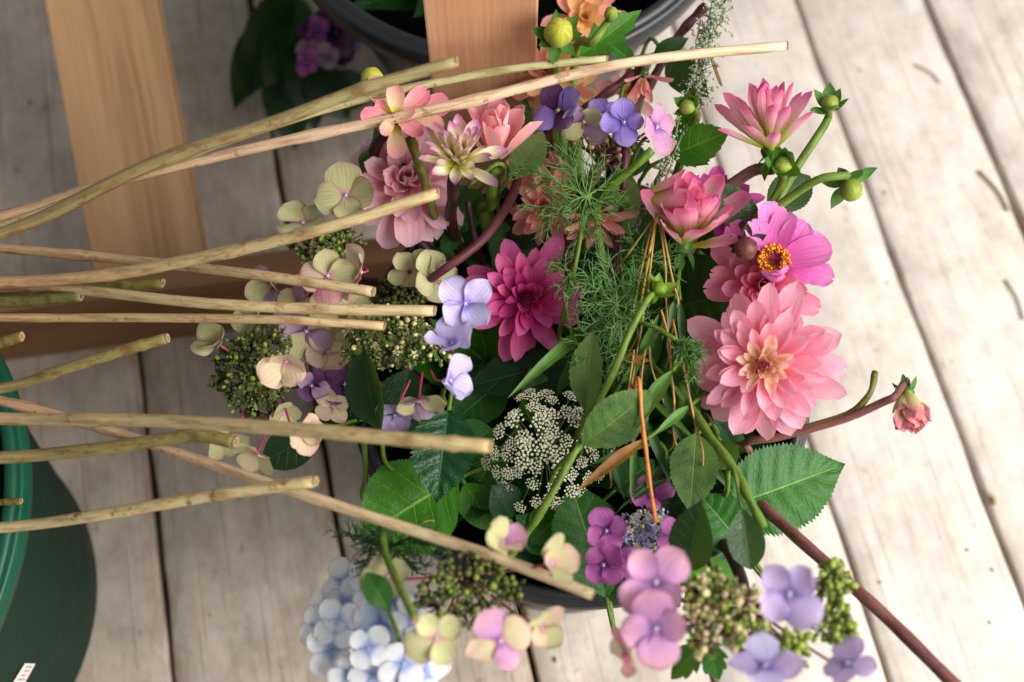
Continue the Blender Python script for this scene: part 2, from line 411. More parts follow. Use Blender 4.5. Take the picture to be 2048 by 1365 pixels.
# ------------------------------------------------------------------ wooden stand
def wood_mat(name, c0, c1, c2):
    N = NT(name); p = N.obj()
    ring = N.noise(N.mapv(p, (48, 3.0, 30)), 1.0, 4, 0.55, 0.9)
    fine = N.noise(N.mapv(p, (420, 9.0, 300)), 1.0, 4, 0.7)
    big = N.noise(N.mapv(p, (14, 2.2, 10)), 1.0, 3, 0.5, 0.5)
    col = N.ramp(ring, [(0.28, lin(c0)), (0.5, lin(c1)), (0.72, lin(c2))])
    col = N.mix(N.math('MULTIPLY', big, 0.5), col, lin(c0))
    col = N.mix(1.0, col, N.ramp(fine, [(0.3, (0.84, 0.82, 0.80)), (0.65, (1.03, 1.02, 1.0))]), 'MULTIPLY')
    return N.finish(col, 0.55, 0.35, N.math('ADD', fine, ring), 0.2, 0.0008)
M['wood'] = wood_mat('pine_wood', (148, 110, 74), (182, 141, 102), (197, 158, 117))
M['wood3'] = wood_mat('shaded_pine_wood', (118, 82, 50), (142, 102, 64), (158, 116, 76))  # beam pine, darkened so its colour carries the shadow lying on it
M['wood2'] = wood_mat('smooth_pine_wood', (190, 138, 102), (206, 156, 118), (214, 168, 130))
st = thing('wooden_stand', 'pale pine stand with sloping slat, floor beam and upright post behind the bouquet', 'wooden stand', P(300, 600, 0))
b0 = P(0, 626, .1); b1 = P(500, 560, .1); bd = (b1-b0); bd.z = 0; bd.normalize(); bp = Vector((-bd.y, bd.x, 0))
def obox(name, o, xd, yd, lx, ly, lz, mat, parent, bev=0.0012):   # o = corner, local Y = long side
    z = xd.cross(yd)
    Mx = Matrix(((xd.x, yd.x, z.x, o.x), (xd.y, yd.y, z.y, o.y), (xd.z, yd.z, z.z, o.z), (0, 0, 0, 1)))
    return put(name, box_mesh(name, 0, lx, 0, ly, 0, lz, bev, mat=mat), parent, Mx)
# beam standing on edge on the floor
beam0 = Vector((b0.x, b0.y, 0.0006)) - bd*0.25
L = (Vector((-0.106, 0, 0)) - beam0).x / bd.x
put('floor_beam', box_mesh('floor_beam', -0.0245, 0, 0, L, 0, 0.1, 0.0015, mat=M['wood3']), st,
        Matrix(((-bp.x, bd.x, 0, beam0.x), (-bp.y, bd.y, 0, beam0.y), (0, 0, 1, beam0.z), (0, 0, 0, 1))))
# sloping slat
s0 = (P(186, 512, .104) + P(402, 502, .104)) / 2; s1 = (P(88, -10, .19) + P(309, -10, .19)) / 2
sd = (s1-s0).normalized(); sx = (P(402, 502, .104) - P(186, 512, .104)).normalized()
sz = sx.cross(sd).normalized(); sx = sd.cross(sz)
put('sloping_slat', box_mesh('sloping_slat', -0.0475, 0.0475, -0.022, (s1-s0).length+0.3, -0.021, 0, 0.0015, mat=M['wood']), st,
    Matrix(((sx.x, sd.x, sz.x, s0.x), (sx.y, sd.y, sz.y, s0.y), (sx.z, sd.z, sz.z, s0.z), (0, 0, 0, 1))))
# upright post
pc = (P(846.6, 0, .436) + P(1076, 0, .436)) / 2
put('post', box_mesh('post', -0.0352, 0.0352, 0.0, 0.62, -0.02, 0, 0.0015, mat=M['wood2']), st,
    Matrix(((1, 0, 0, pc.x), (0, 0, -1, 0.2), (0, 1, 0, 0.0008), (0, 0, 0, 1))))

# ------------------------------------------------------------------ buckets
def lathe(name, prof_, seg=96, mat=None, cap=False):
    V = []; F = []; U = []
    n = len(prof_)
    for k in range(seg):
        a = 2*math.pi*k/seg
        for i, (r, z) in enumerate(prof_): V.append((r*math.cos(a), r*math.sin(a), z)); U.append((k/seg, i/n))
    for k in range(seg):
        for i in range(n-1):
            a = k*n+i; b = ((k+1) % seg)*n+i; F.append((a, b, b+1, a+1))
    if cap: F.append(tuple(k*n for k in range(seg))[::-1])
    return mesh(name, V, F, U, True, mat)
def plastic(name, c, rough, spec=0.5, scuff=0.4):
    N = NT(name); ob = N.obj()
    nz = N.noise(ob, 30.0, 5, 0.7); sc = N.noise(N.mapv(ob, (60, 60, 400)), 1.0, 4, 0.7)
    col = N.mix(1.0, lin(c), N.ramp(nz, [(0.3, (0.8,)*3), (0.7, (1.12,)*3)]), 'MULTIPLY')
    dm = N.ramp(sc, [(0.6, (0, 0, 0)), (0.8, (1, 1, 1))])
    col = N.mix(N.math('MULTIPLY', dm, 0.12*scuff), col, lin((150, 150, 140)))
    return N.finish(col, N.ramp(nz, [(0.35, (rough-.06,)*3), (0.7, (rough+.14,)*3)]), spec, sc, 0.06, 0.0006)
M['black'] = plastic('black_plastic', (26, 28, 30), 0.34)
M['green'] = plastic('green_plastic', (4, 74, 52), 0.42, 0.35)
M['greenw'] = plastic('shaded_green_plastic_wall', (10, 42, 31), 0.6, 0.2)  # same plastic as the rim, with the bouquet's shade put into the wall colour
M['inside'] = plain('black_bucket_inside', (7, 8, 7), 0.85, 0.4, 40, 0.2)  # near-black inner wall for all three buckets, the green one included
M['water'] = plain('dark_water', (9, 11, 8), 0.5, 0.3, 20, 0.15)
def bucket(name, label, loc, R, r, H, wall, rimm, rimw=0.007, rimh=0.012, group=None, water=0.1):
    t = thing(name, label, 'bucket', loc, group)
    T = Matrix.Translation(loc)
    w = 0.003
    pr = [(r, 0.0), (r+0.002, 0.003)]
    for k in range(1, 9): pr.append((r + (R-r)*k/8, H*k/8 - (0.004 if k == 8 else 0)))
    pr += [(R-w, H-0.004)]
    for k in range(7, -1, -1): pr.append((r - w + (R-r)*k/8, max(0.004, H*k/8)))
    pr.append((0.0001, 0.004))
    k_ = next(i for i, q in enumerate(pr) if q == (R-w, H-0.004))
    put('wall', lathe('bucket_wall', pr[:k_+1], 96, wall, True), t, T)
    put('inner_wall', lathe('inner_wall', [(0.0001, 0.004)] + pr[k_:-1][::-1], 96, M['inside']), t, T)
    rp = [(R-w, H-0.004), (R-w-0.0005, H), (R-w+0.001, H+0.0022), (R+0.001, H+0.003), (R+rimw*0.45, H+0.0016), (R+rimw*0.55, H+0.0002),
          (R+rimw*0.75, H+0.0012), (R+rimw, H-0.0005), (R+rimw+0.001, H-rimh*0.5), (R+rimw, H-rimh), (R+rimw-0.0015, H-rimh), (R+rimw-0.0015, H-0.003), (R+0.0004, H-0.004)]
    put('rim', lathe('bucket_rim', rp, 96, rimm), t, T)
    wr = r - w + (R-r)*water/H - 0.001
    put('water', mesh('water', [(wr*math.cos(2*math.pi*k/64), wr*math.sin(2*math.pi*k/64), water) for k in range(64)], [tuple(range(64))], None, False, M['water']), t, T)
    return t
bk = bucket('flower_bucket', 'black plastic bucket full of dahlias, hydrangeas and leaves', (0.002, 0.016, 0.0015), 0.147, 0.108, 0.28, M['black'], M['black'])
tb = bucket('flower_bucket', 'wide black tub behind the upright pine post', (-0.050, 0.462, 0.0015), 0.180, 0.105, 0.27, M['black'], M['black'], 0.011, 0.02)
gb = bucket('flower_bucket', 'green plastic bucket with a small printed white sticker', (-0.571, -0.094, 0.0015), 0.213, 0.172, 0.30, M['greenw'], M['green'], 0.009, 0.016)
# sticker on the green wall, found where the photo shows it
def on_wall(px, py):
    for k in range(3000):
        z = 0.30 - k*0.0001; p = P(px, py, z)
        r = 0.172 + (0.213-0.172)*z/0.30 + 0.0006
        if (Vector((p.x, p.y)) - Vector((-0.571, -0.094))).length <= r: return p
    return P(px, py, 0)
def sticker_mat():
    N = NT('printed_sticker'); xyz = sep(N, N.uv())
    row = N.math('FRACT', N.math('MULTIPLY', xyz[1], 11.0)); bars = N.math('LESS_THAN', row, 0.42)
    ins = N.math('MULTIPLY', N.math('GREATER_THAN', xyz[0], 0.25), N.math('LESS_THAN', xyz[0], 0.82))
    brk = N.math('GREATER_THAN', N.noise(N.mapv(N.uv(), (3, 11, 1)), 1.7, 2), 0.44)
    m = N.math('MULTIPLY', N.math('MULTIPLY', bars, ins), N.math('MULTIPLY', brk, 0.75))
    return N.finish(N.mix(m, lin((226, 218, 210)), lin((96, 88, 78))), 0.5, 0.3)
M['sticker'] = sticker_mat()
q = [(50, 1327), (71, 1328), (20, 1420), (-8, 1420)]
nx, ny = 4, 10; V = []; U = []
for j in range(ny+1):
    for i in range(nx+1):
        a = i/nx; b = j/ny
        x = (q[0][0]*(1-a)+q[1][0]*a)*(1-b) + (q[3][0]*(1-a)+q[2][0]*a)*b
        y = (q[0][1]*(1-a)+q[1][1]*a)*(1-b) + (q[3][1]*(1-a)+q[2][1]*a)*b
        V.append(on_wall(x, y)); U.append((a, 1-b))
put('sticker', mesh('sticker', V, [(j*(nx+1)+i, (j+1)*(nx+1)+i, (j+1)*(nx+1)+i+1, j*(nx+1)+i+1) for j in range(ny) for i in range(nx)], U, True, M['sticker']), gb)

# ------------------------------------------------------------------ plant builders
BC = Vector((0.002, 0.016, 0))
def rootpath(p, back, way=(), wob=0.0, r=random.Random(3)):
    """stem centre line: head > along its back > way points > into the bucket"""
    pts = [p, p + back*(0.007 if way else 0.026)]
    pts += [Vector(w) for w in way]
    q = pts[-1] - BC; d = Vector((q.x, q.y, 0)); rr = d.length
    rim = BC + (d*(min(rr, 0.118)/max(rr, 1e-4))); rim.z = min(0.272, pts[-1].z - 0.02) if pts[-1].z > 0.2 else pts[-1].z-0.02
    bot = BC + (d*(min(rr, 0.118)/max(rr, 1e-4)))*-0.25 + Vector((r.uniform(-.03, .03), r.uniform(-.03, .03), 0)); bot.z = 0.012
    pts += [rim, bot]
    return pts
def stem_part(parent, pts, r0, r1, mat, name='stem', n=28, ns=8):
    V, F, U = tube_data(catmull(pts, n), lambda t: r0 + (r1-r0)*t, ns)
    return put(name, mesh(name, V, F, U, True, mat), parent)

def dahlia(label, c, nrm, rad_px, mats, N=52, el=(-6, 78), lens=(1.0, .34), wid=.40, kind='dahlia', cup=(.22, .7), bend=(-.25, .25), recept=.15,
           core=None, coren=16, calyx=True, way=(), stem=None, seed=1, az=None, stemr=.0042, calmat=None, group='dahlias in the bucket', name='dahlia', ruffle=.02, nroot=True, epow=1.2, inner=None, cat='dahlia', ejit=9, corez=.17):
    r = random.Random(seed); p = P(*c); n = toward(p, *nrm) if len(nrm) == 2 else Vector(nrm).normalized()
    R = rad_px*mpp(p); pts = rootpath(p - n*R*.2, -n, way, r=r)
    root = thing(name, label, cat, pts[-1] if nroot else p, group)
    Mh = nframe(p, n, 0.0 if az is not None else r.uniform(0, 6.28))
    pool = {}
    for i in range(N):
        t = i/max(1, N-1)
        a = i*2.39996 + r.uniform(-.18, .18)
        if az is not None: a = az[0] + (az[1]-az[0])*((i*0.618034) % 1.0)
        e = math.radians(el[0] + (el[1]-el[0])*t**epow + r.uniform(-1, 1)*ejit)
        L = R*(lens[0] + (lens[1]-lens[0])*t**.9)*r.uniform(.82, 1.1)
        k = (int(t*3.99), r.randrange(3)); mt = mats[min(len(mats)-1, int(t*len(mats)))]
        if k not in pool:
            tt = k[0]/3
            pool[k] = blade('petal', 1.0, wid*r.uniform(.88, 1.12), kind, 8, 12, bend=bend[0]+(bend[1]-bend[0])*tt + r.uniform(-.12, .12),
                            cup=cup[0]+(cup[1]-cup[0])*tt, ruffle=ruffle*r.uniform(.3, 1.6), ph=r.uniform(0, 6), side=r.uniform(-.12, .12), twist=r.uniform(-.2, .2),
                            notch=r.choice((0, 0, .05, .09)))
        me = pool[k]
        mk = (k, mt.name)
        if mk not in pool: me2 = me.copy(); me2.materials.clear(); me2.materials.append(mt); pool[mk] = me2
        br = R*recept*(1-t*.85); bz = R*.20*t
        Mp = Mh @ Matrix.Rotation(a, 4, 'Z') @ Matrix.Translation((0, br, bz)) @ Matrix.Rotation(e, 4, 'X') @ Matrix.Rotation(r.uniform(-.38, .38), 4, 'Y') @ Matrix.Diagonal((L*r.uniform(.84, 1.12), L, L, 1))
        put('petal', pool[mk], root, Mp)
    if core is not None:
        mb = MB()
        for i in range(coren):
            t = i/coren; a = i*2.4; L = R*.23*(1-.35*t)
            me = blade('b', L, L*.42, 'dahlia', 2, 5, bend=.7, cup=.8)
            Mx = Matrix.Rotation(a, 4, 'Z') @ Matrix.Translation((0, R*.105*(1-t), R*corez)) @ Matrix.Rotation(math.radians(58+30*t), 4, 'X')
            mb.add([Mx @ v.co for v in me.vertices], [tuple(f.vertices) for f in me.polygons], [tuple(me.uv_layers[0].data[l].uv) for l in range(0)] or None)
            bpy.data.meshes.remove(me)
        mb.U = [(.5, .6)]*len(mb.V)
        put('center', mb.mesh('center', core), root, Mh)
    if calyx:
        cm = calmat or M['sepal']
        V, F = sphere_data((0, 0, -R*.06), R*.17, 12, 6, .8)
        put('calyx', mesh('calyx', V, F, None, True, cm), root, Mh)
        for i in range(5):
            me = blade('sepal', R*.36, R*.16, 'lance', 4, 7, bend=-.5, cup=.3, mat=cm)
            put('sepal', me, root, Mh @ Matrix.Rotation(i*1.2566+.3, 4, 'Z') @ Matrix.Translation((0, R*.08, -R*.16)) @ Matrix.Rotation(math.radians(r.uniform(-62, -30)), 4, 'X'))
    stem_part(root, pts, stemr*.9, stemr, stem or M['gstem'])
    return root, Mh, R

def bud(label, c, nrm, r_px, body, sep_n=6, way=(), stem=None, seed=1, stretch=1.0, sepl=1.3, sepang=-25, sepmat=None, stemr=.0024, tip=None, group='dahlia buds', inner_sepals=True, name='dahlia_bud', sepw=.55):
    r = random.Random(seed); p = P(*c); n = toward(p, *nrm) if len(nrm) == 2 else Vector(nrm).normalized()
    R = r_px*mpp(p); pts = rootpath(p - n*R*.9, -n, way, r=r)
    root = thing(name, label, 'bud', pts[-1], group)
    Mh = nframe(p, n, r.uniform(0, 6.28))
    V = []; F = []; U = []; sg, rg = 40, 14
    for i in range(rg+1):
        th = -math.pi/2 + math.pi*i/rg
        for k in range(sg):
            a = 2*math.pi*k/sg
            lobes = 1 - .07*abs(math.sin(a*2.5 + i*.1))**3*max(0, math.cos(th))
            rr = R*math.cos(th)*lobes
            V.append((rr*math.cos(a), rr*math.sin(a), R*stretch*math.sin(th))); U.append((k/sg, i/rg))
    for i in range(rg):
        for k in range(sg): F.append((i*sg+k, i*sg+(k+1) % sg, (i+1)*sg+(k+1) % sg, (i+1)*sg+k))
    put('bud_body', mesh('bud_body', V, F, U, True, body), root, Mh)
    sm = sepmat or M['sepal']
    for i in range(sep_n):
        L = R*sepl*r.uniform(.85, 1.15)
        me = blade('sepal', L, L*sepw, 'ovate', 4, 8, bend=r.uniform(.3, .9), cup=.25, bend0=0, mat=sm)
        put('sepal', me, root, Mh @ Matrix.Rotation(i*2*math.pi/sep_n + r.uniform(-.25, .25), 4, 'Z') @ Matrix.Translation((0, R*.25, -R*.86*stretch)) @ Matrix.Rotation(math.radians(sepang + r.uniform(-18, 18)), 4, 'X'))
    stem_part(root, pts, stemr, stemr*1.35, stem or M['gstem'])
    return root

_fp = {}
def floret_petal(key, mat):
    k = (key, mat.name)
    if k not in _fp:
        r = random.Random(key*31+5)
        if key >= 100:
            _fp[k] = blade('petal', 1.0, r.uniform(.88, 1.05), 'round', 10, 40, bend=r.uniform(-.3, .2), cup=r.uniform(-.08, .14), ruffle=r.uniform(.02, .05), rk=r.uniform(1.5, 3), ph=r.uniform(0, 6), mat=mat, teeth=9, tooth=.05)
            return _fp[k]
        _fp[k] = blade('petal', 1.0, r.uniform(.82, 1.2), 'round', 8, 14, bend=r.uniform(-.6, .45), cup=r.uniform(-.18, .28), ruffle=r.uniform(.03, .09), rk=r.uniform(1.5, 3), ph=r.uniform(0, 6), mat=mat, side=r.uniform(-.1, .1))
    return _fp[k]
def floret(root, c, nrm, r_px, mat, spin=None, open_=8, cen=None, seed=1, n=4, mats=None, attach=None, pedmat=None, squeeze=1.0, flat=0):
    r = random.Random(seed*7+int(c[0])); p = P(*c); nn = toward(p, *nrm) if len(nrm) == 2 else Vector(nrm).normalized()
    R = r_px*mpp(p); Mh = nframe(p, nn, r.uniform(0, 6.28) if spin is None else spin)
    mb = MB()
    V, F = sphere_data((0, 0, R*.05), R*.07, 8, 5); mb.add(V, F)
    for k in range(5):
        a = k*1.2566; V, F = sphere_data((R*.09*math.cos(a), R*.09*math.sin(a), R*.08), R*.022, 5, 4); mb.add(V, F)
    fo = put('floret', mb.mesh('floret', cen or M['fcen']), root, Mh)
    for i in range(n):
        mt = mats[i % len(mats)] if mats else mat
        e = math.radians(open_ + r.uniform(-9, 9)); L = R*r.uniform(.84, 1.12)
        Mp = Mh @ Matrix.Rotation(i*2*math.pi/n + r.uniform(-.1, .1), 4, 'Z') @ Matrix.Translation((0, R*.03, R*(.012 if i % 2 else .03))) @ Matrix.Rotation(e, 4, 'X') @ Matrix.Rotation(r.uniform(-.22, .22), 4, 'Y') @ Matrix.Diagonal((L*squeeze, L, L, 1))
        o = bpy.data.objects.new('petal', floret_petal(r.randrange(12)+flat*100, mt)); COL.objects.link(o)
        o.parent = fo; o.matrix_basis = Mh.inverted() @ Mp
    if attach is not None:
        q = Vector(attach)
        V, F, U = tube_data(catmull([p - nn*.001, p - nn*R*.35 + (q-p)*.25, q], 8), .0008, 5)
        put('flower_stalk', mesh('flower_stalk', V, F, U, True, pedmat or M['redstalk']), root)
    return fo

def beads(root, c, nrm, rx_px, ry_px, n, bead_px, mats, stalk, dome=.35, seed=1, branch=None, jit=.25, stretch=1.0, name='bud_cluster', star=0, clump=0):
    """flat-topped head of small closed buds on branching stalks"""
    r = random.Random(seed); p = P(*c); nn = toward(p, *nrm); s = mpp(p)
    Mh = nframe(p, nn, 0); base = Vector((0, 0, -min(rx_px, ry_px)*s*1.15))
    if branch is not None: base = Mh.inverted() @ Vector(branch)
    ms = [MB() for _ in mats]; sk = MB()
    nb = max(5, n//14); hubs = []
    for i in range(nb):
        a = i*2.4 + r.uniform(-.3, .3); q = math.sqrt((i+.5)/nb)*.8
        hubs.append(Vector((rx_px*s*q*math.cos(a), ry_px*s*q*math.sin(a), rx_px*s*(dome*(1-q*q) - .28))))
        V, F, U = tube_data(catmull([base, base.lerp(hubs[-1], .55) + Vector((0, 0, -.003)), hubs[-1]], 5), .0007, 4); sk.add(V, F, U)
    for i in range(n):
        a = i*2.39996 + r.uniform(-jit, jit); q = math.sqrt((i+.5)/n)*r.uniform(.93, 1.05)
        q *= 1 + .16*math.sin(a*3+seed) + .10*math.sin(a*7+seed*2)
        if clump: 
            h = hubs[i % nb]; d = Vector((r.gauss(0, 1), r.gauss(0, 1), r.gauss(.5, .8))).normalized()
            b = h + d*clump*s*r.uniform(.6, 1.1)
        else:
            b = Vector((rx_px*s*q*math.cos(a), ry_px*s*q*math.sin(a), rx_px*s*(dome*(1-q*q)) + r.uniform(-.45, .25)*bead_px*s*3))
        h = min(hubs, key=lambda hh: (hh-b).length)
        rr = bead_px*s*r.choice((.24, .34, .42, .5, .6))*r.uniform(.85, 1.15); ax = (b-h).normalized() if (b-h).length > 1e-6 else Vector((0, 0, 1))
        k = r.randrange(len(mats))
        if star and r.random() < star:
            for j in range(5):
                me = blade('b', rr*2.6, rr*1.5, 'lance', 2, 4, bend=-.4)
                Mx = ax.to_track_quat('Z', 'Y').to_matrix().to_4x4() @ Matrix.Rotation(j*1.2566, 4, 'Z') @ Matrix.Rotation(math.radians(r.uniform(10, 40)), 4, 'X')
                ms[k].add([b + (Mx @ v.co) for v in me.vertices], [tuple(f.vertices) for f in me.polygons]); bpy.data.meshes.remove(me)
            V, F = sphere_data(b, rr*.5, 5, 4); ms[k].add(V, F)
            for j in range(6):
                d = (ax + Vector((r.uniform(-.7, .7), r.uniform(-.7, .7), r.uniform(-.2, .7)))).normalized()
                V, F, U = tube_data([b, b + d*rr*2.2], rr*.12, 3); ms[0].add(V, F, U)
        else:
            V, F = sphere_data(b, rr, 7, 5, stretch*r.uniform(.9, 1.25), ax); ms[k].add(V, F)
        V, F, U = tube_data([h, h.lerp(b, .6) + Vector((r.uniform(-1, 1), r.uniform(-1, 1), 0))*.0006, b], .00042, 3, False); sk.add(V, F, U)
    for mb, mt in zip(ms, mats):
        if mb.V: put(name, mb.mesh(name, mt), root, Mh, kind='stuff')
    put('bud_stalks', sk.mesh('bud_stalks', stalk), root, Mh, kind='stuff')
    return Mh @ base

def leaf(label, b, t, w_px, mat, roll=0.0, lean=(0, 0), kind='ovate', bend=.35, fold=.12, cup=0, teeth=0, tooth=.07, ruffle=.012, quilt=.0, side=0.0, twist=0.0, stalk=None, stalkr=.0016, smat=None,
         seed=1, group=None, parent=None, nv=None, nu=8, nlat=7, name='leaf', cat='leaf', pname='blade'):
    """leaf from base pixel to tip pixel"""
    p0, p1 = P(*b), P(*t); mid = (p0+p1)/2; y = p1-p0; Lc = y.length
    zh = toward(mid, *lean); r = random.Random(seed)
    Lb = Lc/(1 - bend*bend/24) if bend else Lc
    me = blade(pname, Lb, w_px*mpp(mid), kind, nu, nv or (112 if teeth else 18), bend=-bend, bend0=bend/2, fold=fold, cup=cup, teeth=teeth, tooth=tooth, ruffle=ruffle, ph=r.uniform(0, 6), rk=r.uniform(1.2, 2.4), quilt=quilt, side=side, twist=twist, mat=mat, nlat=nlat)
    Mx = frame(p0, y, zh) @ Matrix.Rotation(roll, 4, 'Y')
    if parent is not None: return put(pname, me, parent, Mx)
    pts = [p0] + [Vector(s) for s in (stalk or [])]
    if not stalk: pts = rootpath(p0, (-(y.normalized()) - Vector((0, 0, .6))).normalized(), r=r)
    root = thing(name, label, cat, pts[-1], group)
    put(pname, me, root, Mx)
    stem_part(root, pts, stalkr*.85, stalkr, smat or M['gstem'], 'leaf_stalk', 20, 6)
    return root

def cut_stem(label, pts, w_px, mat, end=None, tail=True, taper=1.0, bump=(), group=None, n=60):
    ps = [P(*q) for q in pts]
    s = sum(mpp(q) for q in ps)/len(ps); r0 = w_px*s/2*.88
    if tail:
        d = (ps[0]-ps[1]).normalized(); d = Vector((d.x, d.y*.5, 0)).normalized()
        ps = [ps[0] + d*q_ + Vector((0, 0, -.02*q_)) for q_ in (.24, .16, .08)] + ps
    path = catmull(ps, n); r = random.Random(int(pts[-1][0]))
    nodes = [r.uniform(.2, .95) for _ in range(2 if n > 30 and len(ps) > 4 else 0)] + list(bump)
    def rad(t):
        k = 1 + .24*sum(math.exp(-((t-b)/.009)**2) for b in nodes)
        k += .02*math.sin(t*17+w_px) + .012*math.sin(t*53)
        return r0*(1 + (taper-1)*t)*k*(1 - .07*max(0, (t-.985)/.015))
    rs = [r.uniform(-1, 1) for _ in range(n+1)]
    root = thing('cut_stem', label, 'stem', path[0], group)
    V, F, U = tube_data(path, rad, 12, cap=True)
    V = [v + (v - path[min(i//12, n)])*(.03*math.sin((i % 12)*1.5 + i//12*.12) + r.uniform(-.012, .012)) for i, v in enumerate(V)]
    put('stalk', mesh('stalk', V, F, U, True, mat), root)
    d = (path[-1]-path[-2]).normalized(); rr = rad(1.0)
    sl = r.uniform(.05, .25)
    q = d.to_track_quat('Z', 'Y').to_matrix().to_4x4()
    V = [(0, 0, -.0002)]; U = [(.5, .5)]; F = []
    for j, (k, zz) in enumerate(((.35, .0001), (.72, .0004), (.97, .0003), (1.0, -.0006))):
        for i in range(14):
            a = 2*math.pi*i/14; ww = 1 + r.uniform(-.04, .04)
            V.append((rr*k*math.cos(a)*ww, rr*k*math.sin(a)*ww, zz + rr*sl*k*math.cos(a) + .0005 + r.uniform(-.0003, .0003)*(k > .9))); U.append((.5, k))
    for i in range(14): F.append((0, 1+i, 1+(i+1) % 14))
    for j in range(3):
        for i in range(14):
            a = 1+j*14+i; b = 1+j*14+(i+1) % 14; F.append((a, a+14, b+14, b))
    put('cut_end', mesh('cut_end', V, F, U, True, end or M['pith']), root, Matrix.Translation(path[-1]) @ q)
    return root

def frond_mesh(name, start, dirs, length, nb, tl, seed, mat, width=.00042, spread=1.0, curl=1.0, droop=0.0):
    """feathery leaf: axis with pairs of forked threads"""
    r = random.Random(seed); mb = MB()
    def thread(p, d, L, w, seg=5):
        path = [p.copy()]; dd = d.copy(); bendv = Vector((r.gauss(0, 1), r.gauss(0, 1), r.gauss(0, 1)))*.35*curl
        for k in range(seg):
            dd = (dd + bendv/seg + Vector((0, 0, -droop/seg))).normalized(); path.append(path[-1] + dd*(L/seg))
        V, F, U = tube_data(path, lambda t: w*(1-.65*t), 4, False); mb.add(V, F, U); return path, dd
    ax, _ = thread(start, Vector(dirs).normalized(), length, width*2.0, 10)
    for i in range(nb):
        t = .12 + .88*i/nb; k = min(9, int(t*10)); p = ax[k].lerp(ax[k+1], t*10-k); tan = (ax[k+1]-ax[k]).normalized()
        for s in (-1, 1):
            o = tan.orthogonal().normalized(); o = Quaternion(tan, r.uniform(0, 6.28)) @ o
            d = (tan*.75 + o*.8*spread).normalized(); L = tl*(1-.45*t)*r.uniform(.6, 1.2)
            sp, sd_ = thread(p, d, L, width*1.15, 5)
            for q in (1, 2, 3, 4):
                if r.random() < .8:
                    o2 = Quaternion(sd_, r.uniform(0, 6.28)) @ sd_.orthogonal().normalized()
                    thread(sp[q], (sd_*.8 + o2*.7).normalized(), L*r.uniform(.3, .6), width, 3)
    return mb.mesh(name, mat)

# ------------------------------------------------------------------ plant materials
PM = petal_mat
M['d1o'] = PM('pink_petal', (252, 224, 160), (250, 150, 172), (252, 184, 202), .24, .95, .12, .5, .45)
M['d1i'] = PM('peach_pink_petal', (252, 216, 130), (253, 220, 176), (252, 196, 190), .45, 1.0, .1, .5, .45)
M['d1c'] = PM('rose_core_petal', (244, 190, 140), (236, 140, 140), (222, 110, 134), .3, .95, .25)
M['d2o'] = PM('magenta_petal', (206, 48, 108), (222, 62, 138), (240, 120, 178), .3, .98, .2, .45, .35)
M['d2i'] = PM('deep_magenta_petal', (160, 22, 78), (196, 38, 114), (224, 84, 154), .3, .98, .22, .45, .3)
M['d2c'] = PM('maroon_core_petal', (120, 14, 50), (150, 22, 72), (190, 44, 110), .3, .95, .25)
M['d3'] = PM('dusty_mauve_petal', (242, 180, 156), (244, 176, 186), (246, 200, 210), .3, .95, .2, .5, .4)
M['d5'] = PM('cream_lilac_petal', (214, 214, 70), (246, 240, 196), (190, 110, 166), .5, 1.0, .12, .5, .4)
M['d5i'] = PM('cream_petal', (214, 212, 84), (240, 232, 170), (226, 180, 180), .5, 1.0, .12)
M['d6'] = PM('soft_pink_petal', (252, 212, 150), (250, 180, 176), (250, 184, 188), .25, .95, .14, .5, .4)
M['d7'] = PM('peach_petal', (248, 210, 130), (250, 190, 164), (248, 166, 156), .25, .95, .16, .5, .4)
M['d7y'] = PM('amber_petal', (246, 212, 60), (250, 212, 130), (248, 184, 148), .35, .95, .14, .5, .4)
M['d8'] = PM('coral_petal', (252, 206, 174), (250, 150, 144), (252, 190, 170), .3, .95, .16, .5, .4)
M['d9'] = PM('pink_petal_with_lime_base', (204, 212, 70), (250, 190, 202), (234, 104, 160), .6, 1.0, .18, .5, .45)
M['d15'] = PM('yellow_pink_bud_petal', (206, 212, 90), (236, 224, 150), (226, 140, 150), .45, .98, .2)
M['d13'] = PM('hot_pink_petal', (244, 130, 130), (244, 122, 150), (248, 156, 184), .3, .95, .16, .5, .4)
M['d10'] = PM('purple_petal', (140, 30, 100), (180, 44, 132), (206, 84, 168), .3, .95, .25)
M['d12'] = PM('orchid_pink_petal', (198, 44, 130), (232, 108, 190), (240, 142, 206), .3, .95, .22)
M['d4'] = PM('cream_pink_petal', (206, 196, 70), (240, 206, 160), (240, 170, 160), .35, .98, .12)
M['d4p'] = PM('rose_petal', (244, 180, 150), (248, 170, 170), (246, 140, 160), .3, .98, .2)
M['wil'] = PM('wilted_petal', (210, 150, 90), (226, 176, 120), (200, 140, 100), .3, .95, .25)
M['lilac'] = PM('lilac_floret_petal', (150, 126, 204), (200, 190, 232), (212, 204, 236), .3, .9, .10, .55, .35, vein=(150, 128, 196))
M['blue'] = PM('blue_violet_floret_petal', (104, 76, 170), (144, 122, 204), (168, 146, 214), .3, .9, .14, .55, .35, vein=(96, 70, 160))
M['greenf'] = PM('green_cream_floret_petal', (222, 168, 160), (202, 200, 146), (188, 194, 138), .28, .9, .12, .6, .35, vein=(150, 160, 96), edge=(206, 172, 150))
M['creamf'] = PM('cream_floret_petal', (232, 160, 164), (222, 208, 166), (226, 202, 172), .28, .9, .12, .6, .35, vein=(196, 150, 140), edge=(232, 188, 170))
M['pinkspot'] = PM('pink_blotched_floret_petal', (216, 60, 130), (236, 150, 170), (232, 190, 170), .3, .85, .25, .6, .35, vein=(210, 70, 130))
M['mauvef'] = PM('dusky_mauve_floret_petal', (120, 84, 130), (170, 140, 168), (184, 160, 170), .3, .9, .12, .6, .35, vein=(120, 90, 130))
